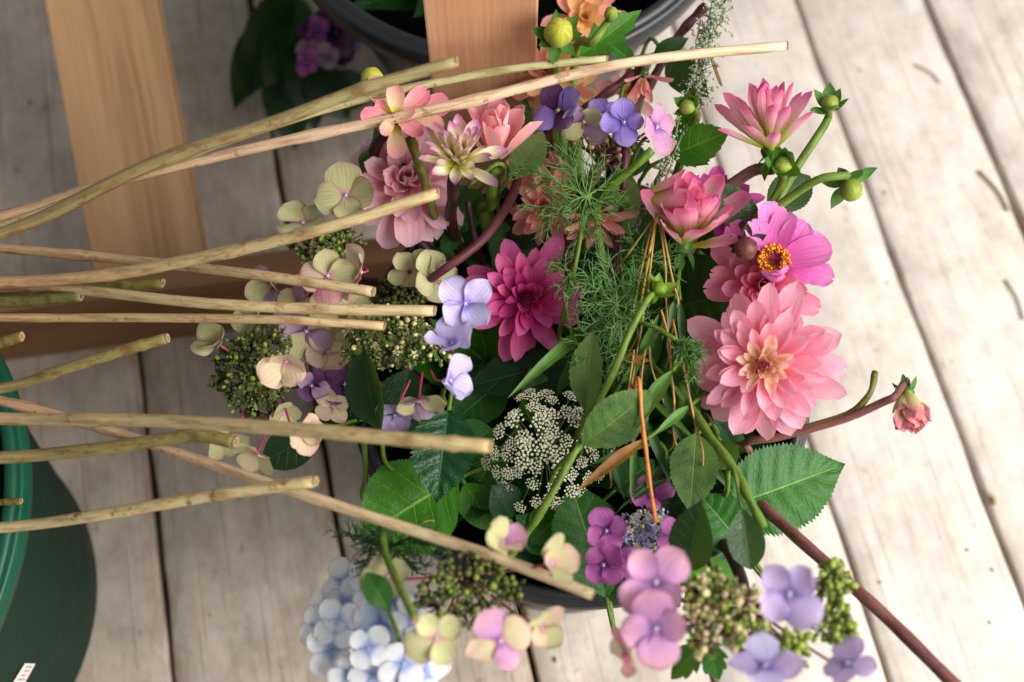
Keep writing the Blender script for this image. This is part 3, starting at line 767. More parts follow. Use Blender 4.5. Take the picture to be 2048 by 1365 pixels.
M['purple'] = PM('purple_floret_petal', (104, 44, 112), (168, 84, 156), (194, 112, 172), .28, .9, .16, .55, .32, vein=(120, 50, 120))
M['frontp'] = PM('pink_lilac_floret_petal', (160, 110, 176), (204, 152, 194), (226, 170, 188), .3, .92, .10, .55, .38, vein=(176, 120, 176))
M['frontl'] = PM('pale_lavender_floret_petal', (146, 126, 190), (186, 168, 212), (194, 174, 208), .3, .92, .08, .55, .38, vein=(160, 142, 200))
M['white'] = PM('bluish_white_floret_petal', (158, 178, 224), (236, 238, 241), (246, 245, 241), .42, .95, .06, .6, .38, vein=(186, 198, 224))
M['paleb'] = PM('pale_blue_floret_petal', (124, 150, 212), (200, 212, 234), (230, 235, 240), .45, .95, .08, .6, .38, vein=(150, 170, 214))
M['darkp'] = PM('dark_plum_floret_petal', (44, 20, 52), (78, 40, 80), (110, 70, 110), .3, .9, .16, .55, .25)
M['fcen'] = plain('pale_floret_eye', (176, 172, 190), .5, .2, 300)
M['fceng'] = plain('yellow_green_floret_eye', (186, 190, 110), .5, .2, 300)
M['redstalk'] = plain('pink_red_stalk', (186, 60, 96), .45, .3, 200)
M['plumstalk'] = plain('plum_stalk', (84, 34, 46), .45, .3, 200)
M['gstem'] = stem_mat('green_stem', (84, 116, 36), (112, 134, 56), (70, 60, 30), .42, .25, .22)
M['ostem'] = stem_mat('olive_stem', (98, 110, 44), (120, 104, 52), (80, 50, 34), .42, .4, .22)
M['dstem'] = stem_mat('dark_plum_stem', (50, 32, 34), (74, 44, 46), (30, 18, 18), .4, .3, .2)
M['mstem'] = stem_mat('maroon_stem', (84, 42, 52), (98, 54, 60), (70, 30, 40), .4, .3, .2)
M['bstem'] = stem_mat('brown_plum_stem', (108, 66, 66), (140, 98, 88), (70, 40, 40), .42, .35, .25)
M['sepal'] = leaf_mat('sepal_green', (70, 118, 38), (108, 150, 62), .36, 3, .2)
M['sepald'] = leaf_mat('sepal_dark', (38, 48, 30), (70, 66, 44), .3, 3, .1)
M['sepall'] = leaf_mat('sepal_lime', (112, 146, 40), (150, 176, 70), .38, 3, .25, bump=.3)
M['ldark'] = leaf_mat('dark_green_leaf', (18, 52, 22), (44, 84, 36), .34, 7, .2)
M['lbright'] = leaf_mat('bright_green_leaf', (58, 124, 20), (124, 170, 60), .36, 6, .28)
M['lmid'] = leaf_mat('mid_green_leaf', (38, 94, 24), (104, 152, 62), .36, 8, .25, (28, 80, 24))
M['lgloss'] = leaf_mat('glossy_wet_leaf', (22, 74, 36), (70, 116, 58), .3, 7, .15, None, .16, .7)
M['lunder'] = leaf_mat('pale_leaf_underside', (112, 134, 72), (140, 158, 96), .55, 7, .3, (96, 120, 60), 0, .6, 1.3)
M['lgrey'] = leaf_mat('wet_grey_green_leaf', (64, 94, 54), (104, 132, 84), .4, 6, .2, None, .2, .6, 1.2)
M['lolive'] = leaf_mat('dull_olive_leaf', (84, 116, 50), (120, 142, 78), .45, 6, .25, (44, 74, 34), 0, .7, 1.2, .15)
M['grass'] = leaf_mat('bamboo_leaf', (88, 132, 52), (128, 164, 84), .42, 1, .3, None, 0, .2, 0)
M['grassd'] = leaf_mat('dark_blade_leaf', (52, 92, 40), (84, 122, 60), .4, 1, .28, None, 0, .2, 0)
M['brownleaf'] = leaf_mat('browning_leaf', (150, 108, 44), (170, 134, 70), .5, 2, .2, (116, 62, 28), 0, .3, 0, .5)
M['straw'] = stem_mat('tan_straw', (166, 132, 84), (188, 156, 106), (120, 84, 50), .5, .4, .3)
M['strawo'] = stem_mat('orange_straw', (192, 118, 60), (208, 144, 80), (110, 56, 26), .42, .5, .3)
M['strawy'] = stem_mat('yellow_straw', (176, 150, 50), (170, 150, 60), (110, 80, 36), .42, .3, .3)
M['fen'] = plain('fennel_green', (84, 124, 56), .5, .3, 150, .35, .1, .15)
M['fend'] = plain('grey_green_thread', (92, 134, 70), .5, .3, 150, .35, .1, .15)
M['fenb'] = plain('dark_fennel_green', (52, 88, 44), .5, .3, 150, .35, .1, .15)
M['bolive'] = plain('olive_bead', (92, 102, 38), .5, .3, 300)
M['blime'] = plain('lime_bead', (130, 146, 52), .5, .3, 300)
M['bdark'] = plain('dark_olive_bead', (56, 66, 24), .5, .3, 300)
M['bcream'] = plain('cream_bead', (206, 198, 140), .5, .2, 300)
M['bpink'] = plain('pinkish_bead', (206, 170, 140), .5, .2, 300)
M['bgrey'] = plain('lavender_grey_star', (176, 178, 206), .5, .2, 300)
M['lace'] = plain('cream_lace_floret', (238, 234, 204), .6, .2, 400, .3)
M['lacest'] = plain('lace_stalk', (92, 122, 62), .5, .2, 200)
M['budy'] = petal_mat('yellow_green_bud', (92, 118, 30), (156, 162, 44), (172, 170, 58), .3, .9, .3, .35, .1)
M['budg'] = petal_mat('lime_green_bud', (80, 112, 34), (122, 148, 46), (144, 160, 60), .3, .9, .3, .35, .1)
M['budd'] = petal_mat('burgundy_bud', (40, 26, 24), (84, 46, 40), (116, 72, 56), .3, .9, .35, .32, .05)
M['orange'] = plain('orange_pollen', (236, 146, 22), .6, .3, 500)
M['rust'] = plain('rusty_disc', (150, 72, 26), .6, .4, 500)
def pith_mat():
    N = NT('cut_pith'); xyz = sep(N, N.uv())
    col = N.ramp(xyz[1], [(.45, lin((124, 98, 70))), (.62, lin((176, 152, 118))), (.9, lin((146, 120, 84))), (1.0, lin((96, 78, 50)))])
    col = N.mix(1.0, col, N.ramp(N.noise(N.obj(), 900, 3, .7), [(.3, (.7, .68, .66)), (.7, (1.05,)*3)]), 'MULTIPLY')
    return N.finish(col, .7, .2, N.noise(N.obj(), 1200, 3), .4, .0006)
M['pith'] = pith_mat()

# ------------------------------------------------------------------ dahlias
G = 'dahlias in the bucket'
dahlia('large open pale pink dahlia with peach centre at the bucket edge', (1530, 730, .365), (-.08, .0), 156, [M['d1o'], M['d1o'], M['d1o'], M['d1i']], 78, (-8, 50), (1.0, .36), .36, 'dahlia', (.16, .55), (-.22, .4), core=M['d1c'], coren=18, seed=4, ruffle=.035, ejit=12, corez=.27, way=[P(1500, 740, .30)])
dahlia('deep magenta dahlia with dark maroon heart in the middle of the bouquet', (1052, 602, .318), (.03, .10), 128, [M['d2o'], M['d2o'], M['d2i']], 48, (0, 52), (1.0, .40), .38, 'dahlia', (.2, .6), (-.15, .4), core=M['d2c'], coren=34, seed=9, ejit=11, corez=.3)
dahlia('dusty mauve dahlia under a pale cut stem beside the half-open cream dahlia', (812, 372, .325), (.05, .3), 128, [M['d3']], 48, (4, 74), (1.0, .45), .50, 'blunt', (.25, .6), (-.2, .3), core=M['d3'], seed=12, ruffle=.05, stem=M['dstem'])
dahlia('half-open cream dahlia with lilac petal tips', (915, 325, .395), (.10, .75), 92, [M['d5'], M['d5'], M['d5i']], 44, (14, 80), (1.0, .6), .30, 'dahlia', (.5, .8), (.15, .4), core=M['d5i'], seed=21, stem=M['dstem'])
dahlia('soft pink dahlia turned sideways beside the half-open cream dahlia', (990, 318, .36), (.12, 1.4), 118, [M['d6']], 14, (50, 84), (1.0, .8), .48, 'blunt', (.35, .5), (.1, .3), seed=23, calyx=False)
dahlia('peach dahlia half hidden under feathery green fronds', (1098, 415, .325), (-.3, .1), 88, [M['d7'], M['d8']], 38, (2, 74), (1.0, .45), .36, 'dahlia', (.3, .6), (-.1, .4), core=M['d7y'], seed=27)
dahlia('peach dahlia with cupped petals above the curved maroon stem', (1062, 335, .315), (.15, .3), 72, [M['d7'], M['d6']], 24, (5, 70), (1.0, .5), .46, 'blunt', (.3, .6), (-.1, .4), core=M['d7'], seed=28)
dahlia('coral dahlia hanging face down below the feathery fronds', (1190, 430, .355), (.12, -1.2), 78, [M['d8']], 24, (18, 80), (1.0, .65), .30, 'dahlia', (.35, .6), (-.1, .3), seed=31, core=None, way=[P(1180, 395, .33)])
dahlia('pink dahlia with lime base seen from the side below the wet grey leaf', (1368, 485, .36), (.35, .95), 136, [M['d9']], 22, (42, 84), (1.0, .85), .36, 'blunt', (.3, .5), (.0, .25), seed=33)
dahlia('closed pink dahlia lying sideways with long petals under the bamboo straws', (1282, 403, .372), (2.2, .1), 128, [M['d9'], M['d4p']], 12, (58, 84), (1.0, .85), .36, 'dahlia', (.5, .7), (.0, .15), seed=35, calyx=False)
dahlia('purple dahlia peeping out behind the pink side-turned dahlias', (1425, 425, .318), (.1, .75), 95, [M['d10']], 26, (8, 70), (1.0, .6), .38, 'dahlia', (.3, .5), (-.1, .25), seed=37)
dahlia('pink dahlia with lime base standing sideways against the white floor', (1542, 296, .37), (-.10, 1.6), 128, [M['d9']], 24, (36, 86), (1.0, .9), .27, 'dahlia', (.4, .6), (.0, .2), seed=41, way=[P(1500, 345, .35), P(1410, 420, .33)], stem=M['bstem'])
dahlia('rose pink dahlia squeezed between the orchid pink flower and the big pale dahlia', (1528, 575, .352), (.0, .1), 112, [M['d13']], 44, (4, 76), (1.0, .45), .42, 'blunt', (.25, .5), (-.15, .4), core=M['d8'], seed=43)
rt, Mh, R = dahlia('orchid pink single dahlia with bright orange pollen centre', (1547, 527, .375), (.05, .25), 108, [M['d12']], 8, (-4, 8), (1.0, .92), .60, 'blunt', (.16, .2), (-.2, -.1), recept=.2, epow=1, seed=47, ruffle=.03, az=(.75, -2.3))
mb = MB(); mc = MB(); r = random.Random(3)
V, F = sphere_data((0, 0, R*.02), R*.22, 14, 8, .6); mc.add(V, F)
for i in range(110):
    a = i*2.4; q = math.sqrt((i+20)/130)
    p0 = Vector((R*.26*q*math.cos(a), R*.26*q*math.sin(a), R*.12)); p1 = p0*1.15 + Vector((0, 0, R*r.uniform(.05, .17)))
    V, F = sphere_data(p1, R*r.uniform(.022, .036), 6, 4, 1.4); (mb if q > .55 else mc).add(V, F)
    V, F, U = tube_data([p0*.9, p1], R*.012, 4, False); mb.add(V, F)
put('pollen_ring', mb.mesh('pollen_ring', M['orange']), rt, Mh); put('disc', mc.mesh('disc', M['rust']), rt, Mh)
for k, (a, e, L) in enumerate(((2.9, 55, .62), (3.5, 62, .55), (3.2, 48, .7))):
    put('petal', blade('petal', R*L, R*.34, 'blunt', 6, 10, bend=.9, cup=.5, mat=M['d12']), rt, nframe(P(1547, 527, .375), toward(P(1547, 527, .375), .05, .25), a) @ Matrix.Translation((0, R*.28, 0)) @ Matrix.Rotation(math.radians(e), 4, 'X'))
rt, Mh, R = dahlia('small cream and pink dahlia with few petals behind the long pinkish stem', (790, 238, .395), (.05, .12), 88, [M['d4'], M['d4p'], M['d4']], 9, (0, 30), (1.0, .6), .58, 'blunt', (.2, .4), (-.1, .2), recept=.2, epow=1, core=M['d2c'], coren=14, seed=52, ruffle=.04, stem=M['dstem'], way=[P(745, 320, .34), P(790, 440, .30)])
put('petal', blade('petal', R*1.1, R*.55, 'blunt', 6, 10, bend=-.2, cup=.2, mat=M['d4p']), rt, frame(P(815, 235, .392), P(915, 195, .39)-P(815, 235, .392), toward(P(815, 235, .392))))
put('petal', blade('petal', R*.5, R*.3, 'blunt', 6, 8, bend=.6, cup=.4, mat=M['d4p']), rt, frame(P(770, 235, .395), P(745, 195, .405)-P(770, 235, .395), toward(P(770, 235, .395), .4, 0)))
# in and around the tub behind
TG = 'dahlias by the tub'
dahlia('amber and peach dahlia beside the right edge of the pine post', (1098, 150, .36), (-.2, .25), 84, [M['d7y'], M['d7']], 26, (4, 70), (1.0, .5), .44, 'blunt', (.25, .5), (-.15, .3), core=M['d7y'], seed=61)
dahlia('blurred peach dahlia in the tub behind the yellow-green bud', (1165, 40, .32), (.1, .2), 88, [M['d7'], M['d7y']], 26, (2, 70), (1.0, .5), .48, 'blunt', (.25, .5), (-.15, .3), core=M['d7y'], seed=62, way=[P(1165, 60, .24)])
dahlia('peach dahlia with pink tips just above the row of violet florets', (1135, 178, .335), (0, -.3), 76, [M['d7y'], M['d8']], 20, (4, 66), (1.0, .5), .44, 'dahlia', (.25, .5), (-.15, .3), core=M['d7y'], seed=63)
dahlia('wilting coral dahlia drooping under the tip of the long pinkish stem', (1288, 150, .365), (.1, -1.3), 62, [M['d8'], M['d7']], 9, (40, 80), (1.0, .7), .32, 'dahlia', (.4, .6), (-.1, .2), seed=64, way=[P(1270, 180, .33)], stem=M['mstem'])
dahlia('pink dahlia mostly hidden by dark leaves near the grey sage sprig', (1258, 188, .31), (.1, .3), 60, [M['d6'], M['d7y']], 16, (4, 60), (1.0, .5), .44, 'blunt', (.25, .5), (-.15, .3), core=M['d7y'], seed=65)

# ------------------------------------------------------------------ buds
bud('plump yellow-green dahlia bud beside the pine post', (1117, 66, .43), (.1, .35), 30, M['budy'], 7, [P(1112, 140, .38), P(1105, 250, .33)], None, 1, 1.15, 1.7, 0, stemr=.003)
bud('small yellow bud between the tub and the olive cut stem', (745, 160, .40), (-.25, .8), 24, M['budy'], 5, [P(775, 260, .36)], M['dstem'], 2, 1.15, .9, 20)
bud('green bud with spread sepals at the tip of the longest bare bud stalk', (1660, 208, .40), (.15, .95), 19, M['budg'], 6, [P(1640, 265, .39), P(1597, 330, .38), P(1540, 420, .37), P(1490, 450, .35)], None, 3, .9, 2.6, 20)
bud('green bud facing up where the bud stalks fork', (1566, 330, .41), (.0, .25), 19, M['budg'], 7, [P(1562, 372, .385), P(1525, 430, .37), P(1480, 455, .35)], None, 4, .8, 2.8, 35)
bud('nodding green bud on an arching stalk over the white floor', (1702, 380, .385), (.35, -.95), 24, M['budg'], 6, [P(1690, 352, .40), P(1640, 358, .40), P(1580, 395, .385), P(1520, 440, .37), P(1470, 460, .35)], None, 5, 1.0, 2.2, -20)
bud('dark burgundy bud beside the orchid pink dahlia', (1492, 497, .385), (-.05, -.45), 24, M['budd'], 6, [P(1480, 455, .365)], M['dstem'], 6, 1.05, 1.5, -35, sepmat=M['sepald'])
bud('green bud seen from behind with folded sepals above the crossing stalk', (1318, 578, .375), (.45, .9), 17, M['sepall'], 7, [P(1300, 592, .38), P(1262, 660, .375), P(1215, 770, .36), P(1160, 860, .33)], None, 7, .9, 2.7, 30, sepmat=M['sepall'], stemr=.0019)
dahlia('half-opened yellow and pink bud on a brown stalk over the white floor', (1815, 790, .362), (.12, -.9), 86, [M['d15']], 20, (58, 84), (1.0, .9), .55, 'blunt', (.6, .8), (.5, .9), seed=71, name='dahlia_bud', cat='bud', group='dahlia buds', way=[P(1790, 793, .372), P(1765, 805, .368), P(1690, 838, .355), P(1560, 874, .335), P(1490, 887, .32)], stem=M['bstem'], stemr=.0026)
bud('small green bud among bright leaves below the sage sprig', (1375, 215, .39), (-.45, .2), 17, M['budg'], 6, [P(1392, 240, .37), P(1370, 300, .35)], None, 9, .9, 2.2, 30)
bud('small green bud with a lobed leaf above the pale stem tip', (1222, 28, .42), (.2, .5), 14, M['budg'], 5, [P(1185, 85, .41), P(1150, 120, .38)], None, 10, 1.2, 1.8, 45)

# ------------------------------------------------------------------ hydrangeas
def hyd(label, base, group='lacecap hydrangeas'):
    return thing('hydrangea', label, 'hydrangea', base, group)
def hstem(root, a, mat, r=.003, way=()):
    pts = rootpath(Vector(a), Vector((0, 0, -1)), way); stem_part(root, pts, r, r*1.2, mat)
# lilac lacecap in the middle
h = hyd('lacecap hydrangea with big lilac florets around olive buds', (0.0, 0.0, 0.012))
cb = beads(h, (790, 680, .34), (0, .05), 105, 66, 420, 10, [M['bolive'], M['bdark'], M['bcream'], M['bolive']], M['lacest'], .3, 3, star=.28)
hstem(h, cb, M['mstem'])
floret(h, (930, 608, .385), (.02, .06), 62, M['lilac'], .75, 6, seed=1, attach=P(880, 660, .335))
floret(h, (905, 690, .38), (-.35, 1.1), 60, M['lilac'], .3, 26, seed=2, attach=P(870, 690, .335))
floret(h, (898, 762, .38), (1.5, .35), 60, M['lilac'], .9, 26, seed=3, attach=P(860, 740, .335))
floret(h, (838, 800, .36), (-.1, -1.3), 54, M['greenf'], .2, 24, seed=4, attach=P(845, 745, .34), mats=[M['mauvef'], M['greenf']])
floret(h, (790, 830, .345), (-.3, -.9), 44, M['frontl'], .4, 10, seed=5, attach=P(820, 760, .33))
floret(h, (690, 655, .32), (-.5, .3), 46, M['greenf'], .2, 16, seed=6, attach=P(720, 660, .33))
# left lacecap
h = hyd('lacecap hydrangea with green beads and cream florets hanging over the bucket side', (-0.02, 0.0, 0.012))
cb = beads(h, (508, 745, .33), (-.25, .2), 76, 98, 420, 10, [M['bolive'], M['bdark'], M['blime'], M['bdark']], M['plumstalk'], .35, 5, star=.2, stretch=1.3)
hstem(h, cb, M['dstem'], .003, [P(640, 770, .30)])
floret(h, (438, 690, .345), (-.8, .5), 54, M['greenf'], 0.3, 42, seed=7, attach=P(480, 720, .33))
floret(h, (572, 722, .37), (-.1, -.6), 58, M['creamf'], .5, 30, seed=8, attach=P(540, 740, .33))
floret(h, (600, 868, .36), (.75, -.2), 56, M['creamf'], .2, 38, seed=9, attach=P(566, 800, .32))
floret(h, (515, 905, .35), (-.6, -1.0), 50, M['creamf'], .7, 40, seed=10, attach=P(540, 820, .32), mats=[M['greenf'], M['creamf']])
floret(h, (450, 885, .34), (.2, -.7), 46, M['greenf'], .5, 12, seed=11, attach=P(500, 820, .32))
floret(h, (655, 705, .315), (.1, .3), 50, M['creamf'], .6, 12, seed=12, attach=P(590, 740, .31))
floret(h, (690, 770, .305), (.1, .2), 52, M['darkp'], .6, 10, seed=13, attach=P(620, 770, .31))
floret(h, (665, 812, .305), (.0, -.4), 40, M['creamf'], .6, 12, seed=14, attach=P(610, 780, .31))
floret(h, (566, 826, .325), (.3, -.7), 42, M['greenf'], .4, 30, seed=324, attach=P(540, 790, .315))
floret(h, (622, 772, .318), (.4, .1), 46, M['mauvef'], .8, 22, seed=325, mats=[M['mauvef'], M['darkp']], attach=P(580, 760, .31))
# upper-left lacecap
h = hyd('lacecap hydrangea with green and pink-blotched florets under the tan stems', (-0.03, 0.02, 0.012))
cb = beads(h, (655, 505, .315), (-.2, .2), 66, 60, 260, 10, [M['bolive'], M['bdark'], M['blime']], M['plumstalk'], .35, 6, star=.2, stretch=1.3)
hstem(h, cb, M['dstem'], .003, [P(720, 560, .29)])
floret(h, (692, 392, .355), (-.15, .25), 62, M['greenf'], .2, 12, seed=15, attach=P(690, 470, .31))
floret(h, (606, 448, .34), (-.2, 1.2), 58, M['greenf'], .78, 16, seed=16, attach=P(650, 490, .31))
floret(h, (655, 552, .358), (-.05, -.05), 62, M['greenf'], .1, 12, seed=17, mats=[M['greenf'], M['creamf'], M['pinkspot'], M['greenf']], attach=P(655, 520, .31))
floret(h, (725, 545, .352), (-1.6, .2), 62, M['creamf'], .4, 30, seed=18, mats=[M['creamf'], M['creamf'], M['pinkspot'], M['greenf']], attach=P(680, 510, .31))
floret(h, (545, 570, .335), (-.7, -.3), 52, M['mauvef'], .4, 36, seed=19, mats=[M['mauvef'], M['greenf']], attach=P(620, 540, .31))
floret(h, (612, 662, .325), (.1, -.5), 62, M['mauvef'], .8, 10, seed=20, mats=[M['mauvef'], M['greenf']], attach=P(640, 560, .31))
floret(h, (592, 612, .332), (-.5, .5), 48, M['greenf'], .9, 28, seed=320, mats=[M['greenf'], M['mauvef']], attach=P(630, 540, .31))
floret(h, (508, 642, .322), (-.8, .2), 44, M['greenf'], .3, 34, seed=321, attach=P(600, 560, .305))
floret(h, (645, 628, .33), (.2, .6), 46, M['creamf'], .6, 24, seed=322, mats=[M['creamf'], M['greenf']], attach=P(650, 550, .31))
floret(h, (702, 612, .325), (.5, .3), 44, M['greenf'], .2, 26, seed=323, attach=P(670, 540, .31))
# floret pair by the maroon stem
h = hyd('green hydrangea florets at the lower end of the curved maroon stem', (-0.02, 0.03, 0.012))
floret(h, (820, 545, .33), (-.2, .35), 54, M['greenf'], .5, 18, seed=21, cen=M['bdark'], attach=P(820, 580, .30))
floret(h, (868, 560, .335), (.2, .15), 56, M['greenf'], .3, 14, seed=22, attach=P(820, 580, .30))
cb = beads(h, (800, 590, .30), (0, .1), 50, 36, 120, 10, [M['bdark'], M['bolive']], M['plumstalk'], .3, 8)
hstem(h, P(840, 560, .325), M['mstem'], .0028, [P(880, 545, .345), P(970, 475, .35), P(1028, 385, .34), P(1040, 330, .30)])
# purple lacecap at the front rim
h = hyd('purple lacecap hydrangea with lavender-grey star flowers at the front rim', (0.01, -0.02, 0.012))
cb = beads(h, (1288, 1065, .325), (0, .1), 62, 52, 130, 9, [M['bgrey'], M['bgrey'], M['bcream']], M['plumstalk'], .25, 11, star=.75)
hstem(h, cb, M['mstem'])
floret(h, (1213, 1062, .345), (-.05, -.05), 46, M['purple'], .35, 8, seed=23, attach=P(1270, 1070, .31))
floret(h, (1207, 1130, .345), (-.05, -.15), 50, M['purple'], .75, 8, seed=24, attach=P(1270, 1080, .31))
floret(h, (1352, 1075, .34), (.35, .15), 46, M['purple'], .5, 12, seed=25, attach=P(1300, 1070, .31))
floret(h, (1300, 990, .325), (.1, .5), 46, M['purple'], .2, 12, seed=26, attach=P(1290, 1040, .31))
floret(h, (1262, 1125, .33), (.1, -.5), 42, M['purple'], .2, 12, seed=27, attach=P(1280, 1080, .31))
# big blurred lacecap in front
h = hyd('large lacecap hydrangea with pale pink-lilac florets leaning out over the white boards', (0.03, -0.03, 0.012))
brn = P(1500, 1215, .40)
beads(h, (1440, 1225, .435), (0, .05), 88, 78, 300, 14, [M['blime'], M['bpink'], M['bcream'], M['bolive']], M['plumstalk'], .3, 14, branch=brn, star=.06, stretch=1.2)
for k, (cc, a, b, nn) in enumerate((((1668, 1162, .43), 34, 40, 70), ((1672, 1248, .43), 40, 48, 90), ((1580, 1300, .43), 42, 40, 76), ((1510, 1290, .42), 46, 30, 60))):
    beads(h, cc, (.1, .05), a, b, nn, 15, [M['blime'], M['blime'], M['bolive']], M['plumstalk'], .5, 15+k, branch=brn, stretch=1.2)
floret(h, (1312, 1165, .455), (-.05, .05), 76, M['frontp'], .72, 8, seed=28, attach=brn)
floret(h, (1312, 1258, .455), (-.03, -.05), 74, M['frontp'], .15, 8, seed=29, attach=brn)
floret(h, (1578, 1188, .465), (.02, .05), 78, M['frontl'], .75, 6, seed=30, attach=brn)
floret(h, (1530, 1335, .455), (-.05, .9), 74, M['frontl'], .2, 10, seed=31, attach=brn, mats=[M['lilac'], M['frontl']])
floret(h, (1252, 1300, .44), (-2.4, -1.2), 62, M['creamf'], .2, 10, seed=32, attach=brn, mats=[M['pinkspot'], M['creamf']])
floret(h, (1695, 1330, .44), (-.9, 2.6), 62, M['frontl'], .4, 8, seed=33, attach=brn)
hstem(h, brn, M['dstem'], .0034, [P(1480, 1150, .36), P(1440, 1080, .31)])
# green florets at the front left
h = hyd('lacecap hydrangea with green-cream florets and dark red bud stalks at the front', (-0.03, -0.03, 0.012))
brn = P(930, 1150, .37)
beads(h, (940, 1185, .415), (-.05, -.05), 112, 78, 260, 12, [M['bolive'], M['blime'], M['bolive'], M['bdark']], M['plumstalk'], .3, 22, branch=brn)
floret(h, (1005, 1085, .435), (.6, .4), 58, M['greenf'], .2, 38, seed=34, attach=brn, mats=[M['greenf'], M['greenf'], M['creamf'], M['frontp']])
floret(h, (1100, 1128, .435), (.9, .3), 62, M['greenf'], .1, 42, seed=35, attach=brn, mats=[M['greenf'], M['creamf']])
floret(h, (872, 1275, .43), (-.05, -.1), 62, M['greenf'], .55, 8, seed=36, attach=brn)
floret(h, (1000, 1282, .435), (.05, -.2), 66, M['frontp'], .4, 8, seed=37, attach=brn, mats=[M['frontp'], M['creamf']])
floret(h, (1080, 1255, .425), (.9, -.2), 56, M['greenf'], .6, 34, seed=38, attach=brn, mats=[M['greenf'], M['creamf']])
floret(h, (775, 1155, .40), (-.1, .3), 54, M['greenf'], .5, 12, seed=39, attach=brn)
hstem(h, brn, M['dstem'], .0034)
# white-blue mophead
h = hyd('round bluish white mophead hydrangea hanging low at the front', (-0.03, -0.03, 0.012), None)
ctr = P(765, 1270, .36); Rm = 130*mpp(ctr); r = random.Random(77)
for i, (px, py) in enumerate(((690, 1165), (658, 1207), (676, 1250), (664, 1302), (700, 1348), (736, 1297), (748, 1350), (806, 1326), (846, 1348), (872, 1310), (792, 1372), (722, 1222), (762, 1256), (802, 1280), (738, 1178), (782, 1212), (826, 1242), (856, 1275), (690, 1205), (640, 1255), (770, 1310))):
    dx, dy = (px-760)/130, (1268-py)/130; d2 = dx*dx+dy*dy
    z = .405 - .045*d2 + r.uniform(-.006, .006) - (.03 if i in (11, 12, 13, 15, 20) else 0)
    floret(h, (px, py, z), (dx*.55 + r.uniform(-.25, .25), dy*.55 + r.uniform(-.25, .25)), r.uniform(46, 58), M['paleb'] if i in (11, 12, 13, 15, 20) else M['white'], None, 4, flat=1, cen=M['paleb'], seed=100+i, attach=ctr, pedmat=M['lacest'])
hstem(h, ctr, M['gstem'], .003, [P(790, 1180, .36), P(800, 1110, .31)])
# blue row at the back
h = hyd('blue-violet hydrangea florets in a row below the long pinkish stem', (0.03, 0.04, 0.012))
bq = P(1225, 330, .32)
floret(h, (1118, 222, .385), (-.55, .45), 56, M['darkp'], .5, 16, seed=40, mats=[M['darkp'], M['blue']], attach=bq, cen=M['fceng'])
floret(h, (1168, 242, .38), (-.05, -.9), 62, M['mauvef'], .7, 12, seed=41, mats=[M['mauvef'], M['greenf']], attach=bq, cen=M['fceng'])
floret(h, (1248, 245, .39), (0, .05), 46, M['blue'], .1, 6, seed=42, attach=bq)
floret(h, (1312, 255, .385), (.85, .15), 54, M['frontp'], .2, 10, seed=43, attach=bq)
floret(h, (1205, 232, .365), (0, .7), 44, M['blue'], .5, 12, seed=44, attach=bq)
beads(h, (1222, 290, .365), (0, .3), 70, 26, 60, 9, [M['bpink'], M['bolive']], M['plumstalk'], .2, 25, branch=bq)
hstem(h, bq, M['mstem'], .0042)
# hydrangea beside the tub
h = hyd('blurred purple hydrangea with drooping dark leaves on the floor beside the tub', P(640, 90, .002), None)
hb = P(640, 95, .06)
for i in range(16):
    r = random.Random(i+900); px = 660 + r.uniform(-46, 46); py = 75 + r.uniform(-60, 50)
    floret(h, (px, py, .08 + r.uniform(-.025, .025)), (r.uniform(-.5, .5), r.uniform(-.3, .5)), 30, M['purple'] if i % 3 == 0 else (M['darkp'] if i % 3 == 1 else M['mauvef']), None, 10, seed=200+i, attach=hb)  # plum and mauve petals among the purple paint in the tub's shade
V, F, U = tube_data(catmull([hb, P(625, 40, .05), P(590, -60, .025), P(560, -200, .012)], 20), .0035, 8); put('stem', mesh('stem', V, F, U, True, M['gstem']), h)
for b, t, w in (((575, -20, .08), (498, 195, .03), 105), ((595, -10, .085), (560, 255, .03), 110), ((610, 60, .08), (630, 265, .03), 100), ((525, 40, .06), (468, 222, .02), 70), ((620, 130, .07), (700, 240, .03), 90), ((560, 130, .06), (590, 300, .025), 95), ((640, 170, .06), (750, 190, .03), 80)):
    leaf('', b, t, w, M['ldark'], teeth=24, parent=h, bend=.7, fold=.2, pname='leaf')

# ------------------------------------------------------------------ big leaves
LG = 'hydrangea leaves in the bouquet'
leaf('big green serrated hydrangea leaf with pointed tip sticking out over the white boards', (1440, 1020, .305), (1690, 928, .30), 176, M['lmid'], .15, (.1, .1), teeth=34, quilt=.018, bend=.3, nlat=8, nu=16, nv=150, ruffle=.01, group=LG)
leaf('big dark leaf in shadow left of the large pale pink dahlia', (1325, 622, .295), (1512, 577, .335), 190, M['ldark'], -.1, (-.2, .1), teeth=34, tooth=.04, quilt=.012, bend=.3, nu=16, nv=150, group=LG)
leaf('big bright green leaf crossed by the pinkish stem at the front left', (915, 958, .305), (722, 1078, .315), 200, M['lbright'], .1, (.1, .1), 'ellip', teeth=40, tooth=.04, quilt=.014, bend=.35, nlat=6, nu=16, nv=150, group=LG)
leaf('glossy wet dark leaf hanging point down over the bright green leaf', (897, 822, .345), (873, 1006, .34), 130, M['lgloss'], .1, (.1, .2), teeth=22, tooth=.1, quilt=.03, bend=.6, fold=.25, nu=16, nv=130, group=LG)
leaf('dark rounded leaf with lime edge beside the lilac lacecap', (762, 860, .345), (730, 698, .365), 104, M['ldark'], -.5, (-.3, .0), 'ellip', teeth=26, tooth=.06, bend=.5, cup=.35, fold=0, nu=12, group=LG)
leaf('dark serrated leaf under the magenta dahlia', (1165, 722, .300), (925, 778, .295), 112, M['ldark'], .2, (0, .2), teeth=30, tooth=.06, quilt=.012, bend=.3, nu=12, group=LG)
